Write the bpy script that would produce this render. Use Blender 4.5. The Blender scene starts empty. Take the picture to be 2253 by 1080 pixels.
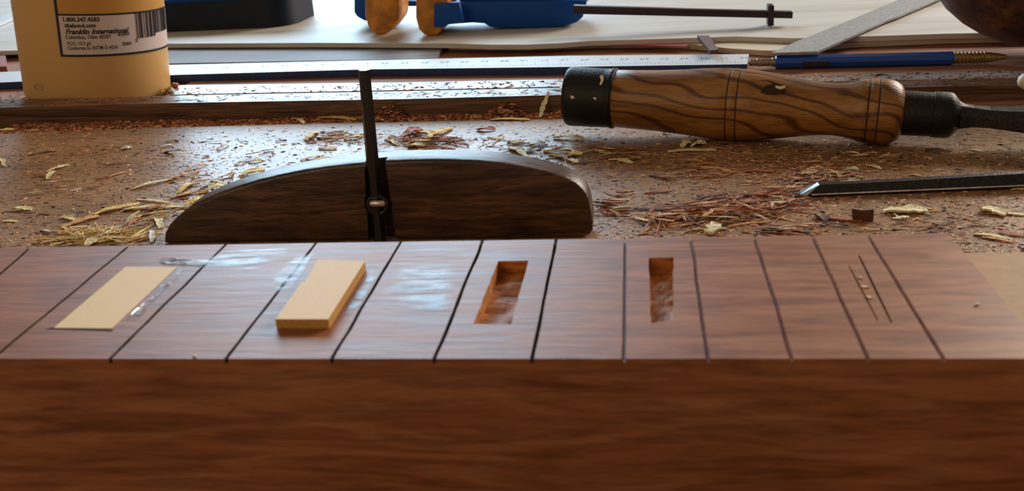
import bpy, bmesh, math, random
from mathutils import Vector, Matrix, noise
random.seed(7)
C = bpy.context.scene
COL = C.collection
PI = math.pi

# ------------------------------------------------------------------ camera
F = 2128.0; PX, PYC = 1126.5, 540.0; H = 0.111
RX = Vector((0.9922717, 0.10865922, -0.05991707))
RY = Vector((-0.01449843, -0.37803903, -0.92567612))   # image down
RZ = Vector((-0.12323424, 0.91939092, -0.37354204))    # forward
cam_d = bpy.data.cameras.new('camera'); cam = bpy.data.objects.new('camera', cam_d); COL.objects.link(cam)
cam_d.sensor_width = 36; cam_d.lens = 36 * F / 2253; cam_d.clip_start = 0.005; cam_d.clip_end = 30
m = Matrix.Identity(4)
for i in range(3):
    m[i][0] = RX[i]; m[i][1] = -RY[i]; m[i][2] = -RZ[i]
m[2][3] = H
cam.matrix_world = m
cam_d.dof.use_dof = True; cam_d.dof.focus_distance = 0.36; cam_d.dof.aperture_fstop = 30
C.camera = cam

# ------------------------------------------------------------------ light
C.view_settings.view_transform = 'Standard'; C.view_settings.look = 'None'
C.view_settings.gamma = 1; C.view_settings.use_curve_mapping = False
C.view_settings.exposure = 0.0
w = bpy.data.worlds.new('world'); C.world = w; w.use_nodes = True
w.node_tree.nodes['Background'].inputs[0].default_value = (1.0, 0.74, 0.52, 1)
w.node_tree.nodes['Background'].inputs[1].default_value = 0.20

def area(name, loc, target, sx, sy, col, power):
    l = bpy.data.lights.new(name, 'AREA'); l.shape = 'RECTANGLE'; l.size = sx; l.size_y = sy
    l.color = col; l.energy = power
    o = bpy.data.objects.new(name, l); COL.objects.link(o); o.location = loc
    o.rotation_euler = (Vector(target) - Vector(loc)).to_track_quat('-Z', 'Y').to_euler()
    return o
area('window_daylight', (-0.62, 2.0, 0.66), (-0.05, 0.35, 0.0), 0.95, 0.85, (0.56, 0.80, 1.0), 28)
area('warm_fill_right', (1.5, 1.9, 0.9), (0.1, 0.35, 0.0), 0.9, 0.8, (1.0, 0.88, 0.76), 58)  # added warm fill from the right, no known window there
area('warm_fill_front', (-0.40, -0.28, 0.36), (-0.08, 0.2, 0.0), 0.35, 0.3, (1.0, 0.72, 0.44), 0.85)  # unseen warm fill, added to light the block's front from the left

# ------------------------------------------------------------------ pixel -> place on a plane
def ray(x, y): return RX * (x - PX) + RY * (y - PYC) + RZ * F
def P(x, y, z=0.0):
    d = ray(x, y); t = (z - H) / d.z
    return Vector((d.x * t, d.y * t, z))
def PV(x, y, Y):
    d = ray(x, y); t = Y / d.y
    return Vector((d.x * t, Y, H + d.z * t))
def scale_at(p):   # metres per pixel at a point
    return (p - Vector((0, 0, H))).dot(RZ) / F

# ------------------------------------------------------------------ materials
def new_mat(name):
    mt = bpy.data.materials.new(name); mt.use_nodes = True
    nt = mt.node_tree; b = nt.nodes['Principled BSDF']
    return mt, nt, b
def rgb(c): return (c[0], c[1], c[2], 1)
def plain(name, col, rough=0.5, metal=0.0, bump=0.0, bscale=800, spec=0.5, var=0.0, coat=0.0):
    mt, nt, b = new_mat(name)
    b.inputs['Base Color'].default_value = rgb(col); b.inputs['Roughness'].default_value = rough
    b.inputs['Metallic'].default_value = metal; b.inputs['Specular IOR Level'].default_value = spec
    b.inputs['Coat Weight'].default_value = coat
    tc = nt.nodes.new('ShaderNodeTexCoord')
    n = nt.nodes.new('ShaderNodeTexNoise'); n.inputs['Scale'].default_value = bscale; n.inputs['Detail'].default_value = 4
    nt.links.new(tc.outputs['Object'], n.inputs['Vector'])
    if bump:
        bp = nt.nodes.new('ShaderNodeBump'); bp.inputs['Strength'].default_value = bump; bp.inputs['Distance'].default_value = 0.0006
        nt.links.new(n.outputs['Fac'], bp.inputs['Height']); nt.links.new(bp.outputs['Normal'], b.inputs['Normal'])
    if var:
        r = nt.nodes.new('ShaderNodeValToRGB')
        r.color_ramp.elements[0].position = 0.35; r.color_ramp.elements[1].position = 0.68
        r.color_ramp.elements[0].color = rgb([c * (1 - var) for c in col]); r.color_ramp.elements[1].color = rgb([min(1, c * (1 + var)) for c in col])
        nt.links.new(n.outputs['Fac'], r.inputs['Fac']); nt.links.new(r.outputs['Color'], b.inputs['Base Color'])
    return mt
def wood(name, dark, mid, light, rough=0.45, stretch=(14, 160, 160), fine=(60, 900, 900), bump=0.25, spec=0.5,
         dist=1.5, streak=0.5, rvar=0.1, warp=0.0):
    """grain runs along local X: broad figure plus fine pore streaks"""
    mt, nt, b = new_mat(name); N = nt.nodes; L = nt.links
    tc = N.new('ShaderNodeTexCoord')
    def nz(sc, det, di):
        mp = N.new('ShaderNodeMapping'); mp.inputs['Scale'].default_value = sc
        n = N.new('ShaderNodeTexNoise'); n.inputs['Scale'].default_value = 1; n.inputs['Detail'].default_value = det
        n.inputs['Distortion'].default_value = di; n.inputs['Roughness'].default_value = 0.6
        L.new(tc.outputs['Object'], mp.inputs['Vector']); L.new(mp.outputs['Vector'], n.inputs['Vector']); return n
    a = nz(stretch, 5, dist); f = nz(fine, 3, 0.3)
    r = N.new('ShaderNodeValToRGB'); e = r.color_ramp.elements
    e[0].position = 0.30; e[0].color = rgb(dark); e[1].position = 0.72; e[1].color = rgb(light)
    k = e.new(0.5); k.color = rgb(mid)
    L.new(a.outputs['Fac'], r.inputs['Fac'])
    r2 = N.new('ShaderNodeValToRGB'); r2.color_ramp.elements[0].position = 0.36; r2.color_ramp.elements[1].position = 0.52
    v = 1 - streak; r2.color_ramp.elements[0].color = (v, v, v, 1)
    L.new(f.outputs['Fac'], r2.inputs['Fac'])
    mx = N.new('ShaderNodeMix'); mx.data_type = 'RGBA'; mx.blend_type = 'MULTIPLY'; mx.inputs[0].default_value = 1
    L.new(r.outputs['Color'], mx.inputs[6]); L.new(r2.outputs['Color'], mx.inputs[7])
    L.new(mx.outputs[2], b.inputs['Base Color'])
    mr = N.new('ShaderNodeMapRange'); mr.inputs[3].default_value = rough - rvar; mr.inputs[4].default_value = rough + rvar
    L.new(a.outputs['Fac'], mr.inputs[0]); L.new(mr.outputs[0], b.inputs['Roughness'])
    bp = N.new('ShaderNodeBump'); bp.inputs['Strength'].default_value = bump; bp.inputs['Distance'].default_value = 0.0004
    L.new(f.outputs['Fac'], bp.inputs['Height']); L.new(bp.outputs['Normal'], b.inputs['Normal'])
    b.inputs['Specular IOR Level'].default_value = spec
    return mt

M = {}
M['block'] = wood('reddish_block_wood', (0.18, 0.050, 0.013), (0.29, 0.098, 0.034), (0.38, 0.150, 0.064), rough=0.48,
                  stretch=(26, 190, 230), fine=(75, 620, 620), bump=0.3, spec=0.6, streak=0.30)
M['fresh'] = wood('fresh_cut_wood', (0.30, 0.08, 0.010), (0.52, 0.19, 0.035), (0.70, 0.33, 0.09), rough=0.55,
                  stretch=(60, 400, 400), fine=(150, 1500, 1500), bump=0.5)
M['maple'] = plain('pale_inlay_wood', (0.80, 0.60, 0.33), 0.6, bump=0.04, bscale=2500, var=0.04)
M['maple_side'] = plain('pale_plug_wood', (0.80, 0.55, 0.26), 0.6, bump=0.04, bscale=2500, var=0.04)
M['plug_edge'] = plain('orange_plug_sides', (0.50, 0.26, 0.06), 0.6, bump=0.2, bscale=1800, var=0.15)
M['bench'] = None
M['rail'] = wood('dark_rail_wood', (0.05, 0.018, 0.008), (0.13, 0.055, 0.026), (0.24, 0.12, 0.06), rough=0.34,
                 stretch=(8, 200, 300), fine=(30, 900, 1500), bump=0.45, spec=0.6, streak=0.6)
M['strip'] = wood('worn_glossy_strip_wood', (0.28, 0.20, 0.16), (0.42, 0.32, 0.27), (0.55, 0.45, 0.40), rough=0.34,
                  stretch=(8, 200, 300), fine=(40, 700, 900), bump=0.2, spec=0.8, streak=0.3)
M['tray'] = wood('red_brown_tray_wood', (0.20, 0.075, 0.035), (0.36, 0.16, 0.085), (0.50, 0.27, 0.16), rough=0.62,
                 stretch=(6, 60, 60), fine=(60, 500, 500), bump=0.25, spec=0.25, streak=0.3)
M['router'] = wood('dark_router_body_wood', (0.020, 0.008, 0.003), (0.065, 0.028, 0.011), (0.15, 0.068, 0.027), rough=0.38,
                   stretch=(22, 150, 150), fine=(110, 900, 900), bump=0.5, spec=0.5, streak=0.7)
M['groove'] = wood('worn_groove_wood', (0.02, 0.009, 0.004), (0.05, 0.025, 0.012), (0.12, 0.06, 0.03), rough=0.6)
M['black_steel'] = plain('black_oxide_steel', (0.005, 0.006, 0.009), 0.22, metal=0.0, bump=0.1, bscale=900, spec=0.6)
M['dark_iron'] = plain('dark_forged_iron', (0.030, 0.027, 0.028), 0.42, metal=0.7, bump=0.35, bscale=700, var=0.4)
M['iron_grey'] = plain('grey_tool_steel', (0.035, 0.033, 0.036), 0.34, metal=0.6, bump=0.2, bscale=900, var=0.35)
M['bevel'] = plain('honed_steel', (0.50, 0.58, 0.66), 0.4, metal=0.8, bump=0.15, bscale=1500, var=0.12)
M['chrome'] = plain('worn_and_highlight_steel', (0.75, 0.72, 0.66), 0.3, metal=0.9, bump=0.3, bscale=900, var=0.2)
M['hoop'] = plain('black_hoop_iron', (0.006, 0.005, 0.007), 0.5, metal=0.0, bump=0.35, bscale=900, var=0.4, spec=0.35)
M['paint'] = plain('dried_white_paint', (0.80, 0.72, 0.58), 0.6)
M['gap'] = plain('dark_defect_wood', (0.035, 0.016, 0.006), 0.8, bump=0.4)
M['white_board'] = wood('pale_board_surface', (0.50, 0.47, 0.40), (0.60, 0.58, 0.53), (0.68, 0.67, 0.64), rough=0.5,
                        stretch=(3, 30, 30), fine=(20, 260, 260), bump=0.1, streak=0.05)
M['beige_sheet'] = wood('beige_veneer', (0.50, 0.38, 0.25), (0.66, 0.55, 0.40), (0.76, 0.68, 0.54), rough=0.5,
                        stretch=(3, 60, 60), fine=(20, 400, 400), bump=0.2, streak=0.2)
M['red'] = plain('red_edge', (0.55, 0.03, 0.03), 0.5)
M['dull_red'] = plain('dull_red_wood', (0.30, 0.08, 0.05), 0.6)
M['grey_plank'] = wood('grey_plank_wood', (0.15, 0.14, 0.15), (0.23, 0.21, 0.22), (0.31, 0.29, 0.30), rough=0.6,
                       stretch=(6, 100, 100), fine=(40, 500, 500), bump=0.2, streak=0.3, spec=0.25)
M['aluminium'] = plain('brushed_rule_metal', (0.62, 0.66, 0.70), 0.5, metal=0.2, bump=0.05, var=0.06)
M['rule_edge'] = plain('dark_blue_rule_edge', (0.006, 0.030, 0.13), 0.35, metal=0.0, var=0.3, bscale=300)
M['tick'] = plain('grey_graduation_ink', (0.38, 0.42, 0.48), 0.6)
M['strip_metal'] = plain('grey_strip_metal', (0.33, 0.33, 0.33), 0.55, metal=0.25, bump=0.4, bscale=500, var=0.2)
M['blue'] = plain('glossy_blue_paint', (0.006, 0.075, 0.42), 0.35, coat=0.3, bump=0.03)
M['clamp_blue'] = plain('blue_clamp_plastic', (0.001, 0.065, 0.32), 0.5, bump=0.1, bscale=900, spec=0.25)
M['navy'] = plain('dark_navy_plastic', (0.001, 0.006, 0.016), 0.4, bump=0.1, bscale=900, spec=0.3)
M['orange'] = plain('orange_pad_rubber', (0.50, 0.19, 0.012), 0.5, bump=0.5, bscale=120, var=0.4)
M['clamp_bar'] = plain('dark_clamp_bar', (0.035, 0.018, 0.020), 0.45, metal=0.4, bump=0.2)
M['brass'] = plain('tarnished_brass', (0.42, 0.28, 0.12), 0.38, metal=0.7, bump=0.3, bscale=900, var=0.3)
M['pewter'] = plain('brown_metal', (0.34, 0.27, 0.21), 0.4, metal=0.7, bump=0.3, var=0.3)
M['bowl'] = wood('rough_brown_bowl_wood', (0.030, 0.010, 0.005), (0.10, 0.035, 0.016), (0.20, 0.075, 0.035), rough=0.55,
                 stretch=(60, 60, 45), fine=(200, 200, 150), bump=0.9, streak=0.6)
M['label_orange'] = plain('mustard_label_paper', (0.58, 0.30, 0.065), 0.5)
M['label_white'] = plain('white_label_paper', (0.66, 0.57, 0.56), 0.5)
M['ink'] = plain('black_ink', (0.008, 0.006, 0.012), 0.5)
M['bar_grey'] = plain('grey_barcode_ink', (0.16, 0.14, 0.15), 0.5)
M['emboss'] = plain('embossed_mark', (0.42, 0.30, 0.17), 0.5)
def shav_mat(name, col, var=0.25, rough=0.6):
    mt = plain(name, col, rough, bump=0.8, bscale=1400, var=var)
    return mt
M['s_cream'] = shav_mat('cream_shaving', (0.92, 0.76, 0.44))
M['s_yellow'] = shav_mat('yellow_shaving', (0.92, 0.64, 0.19), 0.25)
M['s_tan'] = shav_mat('tan_shaving', (0.70, 0.38, 0.14), 0.3)
M['s_red'] = shav_mat('red_brown_shaving', (0.40, 0.11, 0.040), 0.35)
M['s_dark'] = shav_mat('dark_brown_shaving', (0.10, 0.028, 0.012), 0.35)
M['s_pink'] = shav_mat('pale_pink_shaving', (0.80, 0.46, 0.26), 0.3)
M['s_white'] = shav_mat('white_chip', (0.75, 0.70, 0.66), 0.1)

# bottle plastic
mt, nt, b = new_mat('cream_bottle_plastic'); M['bottle'] = mt
b.inputs['Base Color'].default_value = (0.70, 0.44, 0.17, 1); b.inputs['Roughness'].default_value = 0.4
b.inputs['Subsurface Weight'].default_value = 0.5; b.inputs['Subsurface Radius'].default_value = (0.02, 0.012, 0.005)
b.inputs['Subsurface Scale'].default_value = 0.5
# dried clear glue
mt, nt, b = new_mat('clear_dried_glue'); M['glue'] = mt
tr = nt.nodes.new('ShaderNodeBsdfTransparent'); gl = nt.nodes.new('ShaderNodeBsdfGlossy'); gl.inputs['Roughness'].default_value = 0.33
lw = nt.nodes.new('ShaderNodeFresnel'); lw.inputs['IOR'].default_value = 1.75
n = nt.nodes.new('ShaderNodeTexNoise'); n.inputs['Scale'].default_value = 420; tc = nt.nodes.new('ShaderNodeTexCoord')
nt.links.new(tc.outputs['Object'], n.inputs['Vector'])
bp = nt.nodes.new('ShaderNodeBump'); bp.inputs['Strength'].default_value = 0.25; bp.inputs['Distance'].default_value = 0.0004
nt.links.new(n.outputs['Fac'], bp.inputs['Height']); nt.links.new(bp.outputs['Normal'], gl.inputs['Normal'])
at_ = nt.nodes.new('ShaderNodeAttribute'); at_.attribute_name = 'film'; n2 = nt.nodes.new('ShaderNodeTexNoise'); n2.inputs['Scale'].default_value = 1
mp_ = nt.nodes.new('ShaderNodeMapping'); mp_.inputs['Scale'].default_value = (90, 380, 1); nt.links.new(tc.outputs['Object'], mp_.inputs['Vector']); nt.links.new(mp_.outputs['Vector'], n2.inputs['Vector'])
mr_ = nt.nodes.new('ShaderNodeMapRange'); mr_.inputs[1].default_value = 0.35; mr_.inputs[2].default_value = 0.65; nt.links.new(n2.outputs['Fac'], mr_.inputs[0])
m1 = nt.nodes.new('ShaderNodeMath'); m1.operation = 'MULTIPLY'; nt.links.new(at_.outputs['Fac'], m1.inputs[0]); nt.links.new(mr_.outputs[0], m1.inputs[1])
m2 = nt.nodes.new('ShaderNodeMath'); m2.operation = 'MULTIPLY'; nt.links.new(m1.outputs[0], m2.inputs[0]); nt.links.new(lw.outputs[0], m2.inputs[1])
mx = nt.nodes.new('ShaderNodeMixShader'); nt.links.new(m2.outputs[0], mx.inputs[0]); nt.links.new(tr.outputs[0], mx.inputs[1]); nt.links.new(gl.outputs[0], mx.inputs[2])
nt.links.new(mx.outputs[0], nt.nodes['Material Output'].inputs['Surface'])

# bench surface: worn coated board, speckled
def bench_mat(name, cols, rough, bump):
    mt, nt, b = new_mat(name); N = nt.nodes; L = nt.links
    tc = N.new('ShaderNodeTexCoord')
    mp = N.new('ShaderNodeMapping'); mp.inputs['Scale'].default_value = (0.6, 1.3, 1)
    L.new(tc.outputs['Object'], mp.inputs['Vector'])
    n1 = N.new('ShaderNodeTexNoise'); n1.inputs['Scale'].default_value = 30; n1.inputs['Detail'].default_value = 6
    n2 = N.new('ShaderNodeTexNoise'); n2.inputs['Scale'].default_value = 900; n2.inputs['Detail'].default_value = 3
    n3 = N.new('ShaderNodeTexNoise'); n3.inputs['Scale'].default_value = 330; n3.inputs['Detail'].default_value = 5
    for n in (n1, n2, n3): L.new(mp.outputs['Vector'], n.inputs['Vector'])
    r = N.new('ShaderNodeValToRGB'); e = r.color_ramp.elements
    e[0].position = 0.3; e[0].color = rgb(cols[0]); e[1].position = 0.7; e[1].color = rgb(cols[1])
    L.new(n1.outputs['Fac'], r.inputs['Fac'])
    r2 = N.new('ShaderNodeValToRGB'); e = r2.color_ramp.elements
    e[0].position = 0.32; e[0].color = (0.25, 0.22, 0.2, 1); e[1].position = 0.46; e[1].color = (1, 1, 1, 1)
    k = e.new(0.66); k.color = (1, 1, 1, 1); k = e.new(0.74); k.color = (1.7, 1.6, 1.5, 1)
    L.new(n3.outputs['Fac'], r2.inputs['Fac'])
    mx = N.new('ShaderNodeMix'); mx.data_type = 'RGBA'; mx.blend_type = 'MULTIPLY'; mx.inputs[0].default_value = 1
    L.new(r.outputs['Color'], mx.inputs[6]); L.new(r2.outputs['Color'], mx.inputs[7]); L.new(mx.outputs[2], b.inputs['Base Color'])
    bp = N.new('ShaderNodeBump'); bp.inputs['Strength'].default_value = bump; bp.inputs['Distance'].default_value = 0.0005
    ad = N.new('ShaderNodeMath'); ad.operation = 'ADD'; L.new(n2.outputs['Fac'], ad.inputs[0]); L.new(n3.outputs['Fac'], ad.inputs[1])
    L.new(ad.outputs[0], bp.inputs['Height']); L.new(bp.outputs['Normal'], b.inputs['Normal'])
    b.inputs['Roughness'].default_value = rough; b.inputs['Specular IOR Level'].default_value = 0.5
    return mt
M['bench'] = bench_mat('worn_speckled_bench_surface', ((0.24, 0.13, 0.062), (0.40, 0.235, 0.12)), 0.38, 0.5)
M['front_board'] = plain('smooth_tan_board', (0.38, 0.20, 0.075), 0.6, bump=0.1, bscale=200, var=0.12)

# ------------------------------------------------------------------ mesh helpers
def link(name, me, mats, parent=None, smooth=False):
    o = bpy.data.objects.new(name, me); COL.objects.link(o)
    for q in (mats if isinstance(mats, (list, tuple)) else [mats]): me.materials.append(q)
    if smooth:
        for p in me.polygons: p.use_smooth = True
    if parent: o.parent = parent
    return o
def obj(name, bm, mats, parent=None, smooth=False):
    bmesh.ops.recalc_face_normals(bm, faces=bm.faces)
    me = bpy.data.meshes.new(name); bm.to_mesh(me); bm.free()
    return link(name, me, mats, parent, smooth)
def tag(o, label=None, cat=None, group=None, kind=None):
    if label: o['label'] = label
    if cat: o['category'] = cat
    if group: o['group'] = group
    if kind: o['kind'] = kind
    return o
def empty(name, loc, label, cat, group=None, rz=0):
    o = bpy.data.objects.new(name, None); COL.objects.link(o); o.location = loc; o.rotation_euler = (0, 0, rz)
    o.empty_display_size = 0.01
    return tag(o, label, cat, group)
def prism(bm, pts, z0, z1, mat=0):
    """pts: list of (x,y); vertical prism"""
    b0 = [bm.verts.new((p[0], p[1], z0)) for p in pts]; b1 = [bm.verts.new((p[0], p[1], z1)) for p in pts]
    fs = [bm.faces.new(b0[::-1]), bm.faces.new(b1)]
    n = len(pts)
    for i in range(n): fs.append(bm.faces.new((b0[i], b0[(i + 1) % n], b1[(i + 1) % n], b1[i])))
    for f in fs: f.material_index = mat
    return fs
def bevel(bm, w_, seg=2, angle=0.5):
    es = [e for e in bm.edges if len(e.link_faces) == 2 and e.calc_face_angle(0) > angle]
    bmesh.ops.bevel(bm, geom=es, offset=w_, segments=seg, affect='EDGES', profile=0.5, clamp_overlap=True)
def pxprism(name, pts, ztop, th, mat, parent=None, bev=0.0):
    bm = bmesh.new(); prism(bm, [P(x, y, ztop) for x, y in pts], ztop - th, ztop)
    if bev: bevel(bm, bev)
    return obj(name, bm, mat, parent)
def box(bm, x0, x1, y0, y1, z0, z1): return prism(bm, [(x0, y0), (x1, y0), (x1, y1), (x0, y1)], z0, z1)
def lathe(bm, prof, seg=40, axis='z', fn=None):
    """prof: (t, r) along the axis"""
    rings = []
    for t, r in prof:
        ring = []
        for k in range(seg):
            a = 2 * PI * k / seg; rr = r
            if fn: rr = r * fn(t, a)
            c, s = rr * math.cos(a), rr * math.sin(a)
            ring.append(bm.verts.new((c, s, t) if axis == 'z' else (t, c, s)))
        rings.append(ring)
    for i in range(len(rings) - 1):
        for k in range(seg):
            bm.faces.new((rings[i][k], rings[i][(k + 1) % seg], rings[i + 1][(k + 1) % seg], rings[i + 1][k]))
    bm.faces.new(rings[0][::-1]); bm.faces.new(rings[-1])
def tube(bm, pts, r, seg=12, sq=None):
    pts = [Vector(p) for p in pts]; rings = []
    for i, p in enumerate(pts):
        d = (pts[min(i + 1, len(pts) - 1)] - pts[max(i - 1, 0)]).normalized()
        up = Vector((0, 0, 1)) if abs(d.z) < 0.9 else Vector((0, 1, 0))
        s = d.cross(up).normalized(); u = s.cross(d)
        rr = r[i] if isinstance(r, (list, tuple)) else r
        rings.append([bm.verts.new(p + (s * math.cos(2 * PI * k / seg) + u * math.sin(2 * PI * k / seg)) * rr) for k in range(seg)])
    for i in range(len(rings) - 1):
        for k in range(seg): bm.faces.new((rings[i][k], rings[i][(k + 1) % seg], rings[i + 1][(k + 1) % seg], rings[i + 1][k]))
    bm.faces.new(rings[0][::-1]); bm.faces.new(rings[-1])
def smooth_by_angle(o, a=0.6):
    me = o.data
    for p in me.polygons: p.use_smooth = True
    bm = bmesh.new(); bm.from_mesh(me)
    for e in bm.edges: e.smooth = not (len(e.link_faces) == 2 and e.calc_face_angle(0) > a)
    bm.to_mesh(me); bm.free()
def axis_frame(a, b):
    """matrix whose X axis runs a->b, origin a, Z as upright as possible"""
    x = (b - a).normalized(); y = Vector((0, 0, 1)).cross(x).normalized(); z = x.cross(y)
    mm_ = Matrix.Identity(4)
    for i in range(3): mm_[i][0] = x[i]; mm_[i][1] = y[i]; mm_[i][2] = z[i]; mm_[i][3] = a[i]
    return mm_
def bool_cut(o, cutters):
    for c in cutters:
        md = o.modifiers.new('cut', 'BOOLEAN'); md.operation = 'DIFFERENCE'; md.object = c; md.solver = 'EXACT'
        md.material_mode = 'TRANSFER'
    bpy.context.view_layer.update()
    dg = bpy.context.evaluated_depsgraph_get()
    me = bpy.data.meshes.new_from_object(o.evaluated_get(dg)); o.modifiers.clear(); old = o.data; o.data = me
    for c in cutters: bpy.data.objects.remove(c, do_unlink=True)
    return o

# ------------------------------------------------------------------ workbench (bench slab, rail, tray)
bench = empty('workbench', (0, 0.30, 0), 'cluttered wooden workbench with worn speckled top, raised back rail and tray', 'workbench')
def bpart(o):
    o.parent = bench; o.matrix_parent_inverse = Matrix.Translation((0, -0.30, 0)); return o
ZL, ZF = 0.008, 0.003
def line_px(pts, z): return [P(x, y, z) for x, y in pts]
# bench top slab: back edge follows the sawdust filled joint
be = line_px([(-500, 312), (0, 295), (300, 283), (750, 270), (1240, 261), (2253, 239), (2900, 226)], 0)
bm = bmesh.new(); prism(bm, [(-0.75, 0.2125), (0.074, 0.2125), (0.074, 0.02), (0.55, 0.02)] + [(p.x, p.y) for p in be[::-1]], -0.035, 0.0); bevel(bm, 0.0006, 2)
bpart(obj('bench_top', bm, M['bench']))
bm = bmesh.new(); prism(bm, [(-0.75, 0.02), (0.075, 0.02), (0.075, 0.2135), (-0.75, 0.2135)], -0.035, -0.006)
bpart(obj('front_step', bm, M['bench']))
# rail with a raised front lip
rf = line_px([(-500, 247), (0, 237), (400, 226), (900, 217.5), (1240, 208.5), (2253, 187), (2900, 175)], ZL)
lb = line_px([(-500, 232), (0, 220), (400, 210), (900, 200.5), (1240, 193), (2253, 173), (2900, 160)], ZL)
bm = bmesh.new(); prism(bm, [(p.x, p.y) for p in rf] + [(p.x, p.y) for p in lb[::-1]], -0.03, ZL); bevel(bm, 0.0007, 2)
bpart(obj('rail_lip', bm, M['rail']))
# dark crack running along the rail face
for x0, x1, y in ((-20, 300, 256), (330, 420, 253), (590, 700, 247), (1500, 1600, 232)):
    prev = None; bm = bmesh.new()
    for i in range(13):
        xx = x0 + (x1 - x0) * i / 12; q = P(xx, y - 3 - (xx - x0) * 0.016, 0.004)
        # on the rail face: slightly in front of it
        fy = None
        for a, b_ in zip(rf, rf[1:]):
            if a.x <= q.x <= b_.x: fy = a.y + (b_.y - a.y) * (q.x - a.x) / (b_.x - a.x)
        c = PV(xx, y + random.uniform(-1, 1), fy - 0.0001); h_ = 0.0004 * math.sin(PI * i / 12) + 0.00005
        cur = [bm.verts.new((c.x, c.y - d, c.z + s)) for d in (0, 0.0001) for s in (h_, -h_)]
        if prev:
            for k in ((0, 1), (1, 3), (3, 2), (2, 0)): bm.faces.new((prev[k[0]], prev[k[1]], cur[k[1]], cur[k[0]]))
        prev = cur
    bpart(obj('rail_crack', bm, M['gap']))
# tray floor behind the lip, reaching far back
WX0, WX1, WY = P(22, 205, ZL).x, P(374, 205, ZF).x, 0.525
fr_ = [(p.x, p.y - 0.0005) for p in lb]
fr_ = [fr_[0], (WX0, fr_[0][1] + (fr_[1][1] - fr_[0][1]) * (WX0 - fr_[0][0]) / (fr_[1][0] - fr_[0][0])), (WX0, WY), (WX1, WY), (WX1, P(374, 211, ZL).y - .0005)] + fr_[2:]
bm = bmesh.new(); prism(bm, fr_ + [(1.3, 1.6), (-1.6, 1.6)], -0.03, ZF)
bpart(obj('tray_floor', bm, M['tray']))
bm = bmesh.new(); prism(bm, [(WX0, .44), (WX1, .44), (WX1, WY), (WX0, WY)], -.03, -.0025); bpart(obj('bottle_recess', bm, M['tray']))
# glossy pale strip just behind the lip
gs = [(330, 209), (900, 199), (1300, 191)], [(330, 186), (900, 180), (1300, 172)]
pts = line_px([(376, 209), (400, 208), (900, 198.5), (1240, 191), (2253, 171), (2700, 162)], ZF + .0006)
pt2 = line_px([(376, 188), (400, 187), (900, 181), (1240, 174), (2253, 156), (2700, 148)], ZF + .0006)
bm = bmesh.new(); prism(bm, [(p.x, p.y + .001) for p in pts] + [(p.x, p.y) for p in pt2[::-1]], ZF - 0.001, ZF + 0.0006); bevel(bm, .0002, 1)
bpart(obj('tray_strip', bm, M['strip']))
# lower ledge of the rail at the right
pts = line_px([(1960, 233), (2253, 227), (2900, 214)], 0.0015); pt2 = line_px([(1960, 225), (2253, 219), (2900, 207)], 0.0015)
bm = bmesh.new(); prism(bm, [(p.x, p.y) for p in pts] + [(p.x, p.y) for p in pt2[::-1]], -0.01, 0.0015)
bpart(obj('rail_ledge', bm, M['tray']))
# joint floor under the sawdust
bm = bmesh.new(); prism(bm, [(p.x, p.y - .002) for p in be] + [(p.x, p.y + .002) for p in rf[::-1]], -0.03, -0.0012)
bpart(obj('joint_floor', bm, M['rail']))
# tan board set in the bench in front, right of the block
q = P(2130, 561)
bm = bmesh.new(); prism(bm, [(q.x - 0.005, 0.03), (0.5, 0.03), (0.5, q.y), (q.x - 0.005, q.y)], -0.004, 0.0006); bevel(bm, 0.0003, 1)
fb = bpart(obj('front_board', bm, M['front_board'])); fb['label'] = 'smooth tan front board of the bench'

# ------------------------------------------------------------------ the practice block
HB = 0.027
Y0 = P(1126, 789, HB).y; Y1 = P(1000, 530, HB).y
XL = -0.165; XR = 0.0700
block = empty('practice_block', ((XL + XR) / 2, (Y0 + Y1) / 2, 0), 'long reddish-brown hardwood block scored with crosswise lines and chopped mortises', 'wood block')
bo = Vector(block.location)
def kpart(o):
    o.parent = block; o.matrix_parent_inverse = Matrix.Translation(-bo); return o
bm = bmesh.new(); box(bm, XL, XR, Y0, Y1, -0.0059, HB); bevel(bm, 0.0005, 3)
body = obj('body', bm, [M['block'], M['fresh'], M['gap']])
lines = [((-95, 690), (65, 545), 'd'), ((0, 775), (280, 544), 'd'), ((235, 795), (495, 540), 'd'), ((492, 795), (695, 535), 'd'), ((728, 792), (882, 532), 'd'),
         ((955, 792), (1062, 530), 'd'), ((1170, 790), (1224, 527), 'd'), ((1373, 789), (1375, 525), 'm'), ((1557, 787), (1519, 522), 'm'),
         ((1743, 787), (1660, 521), 's'), ((1910, 787), (1788, 520), 's'), ((2077, 787), (1910, 517), 's')]
cutters = []
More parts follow.
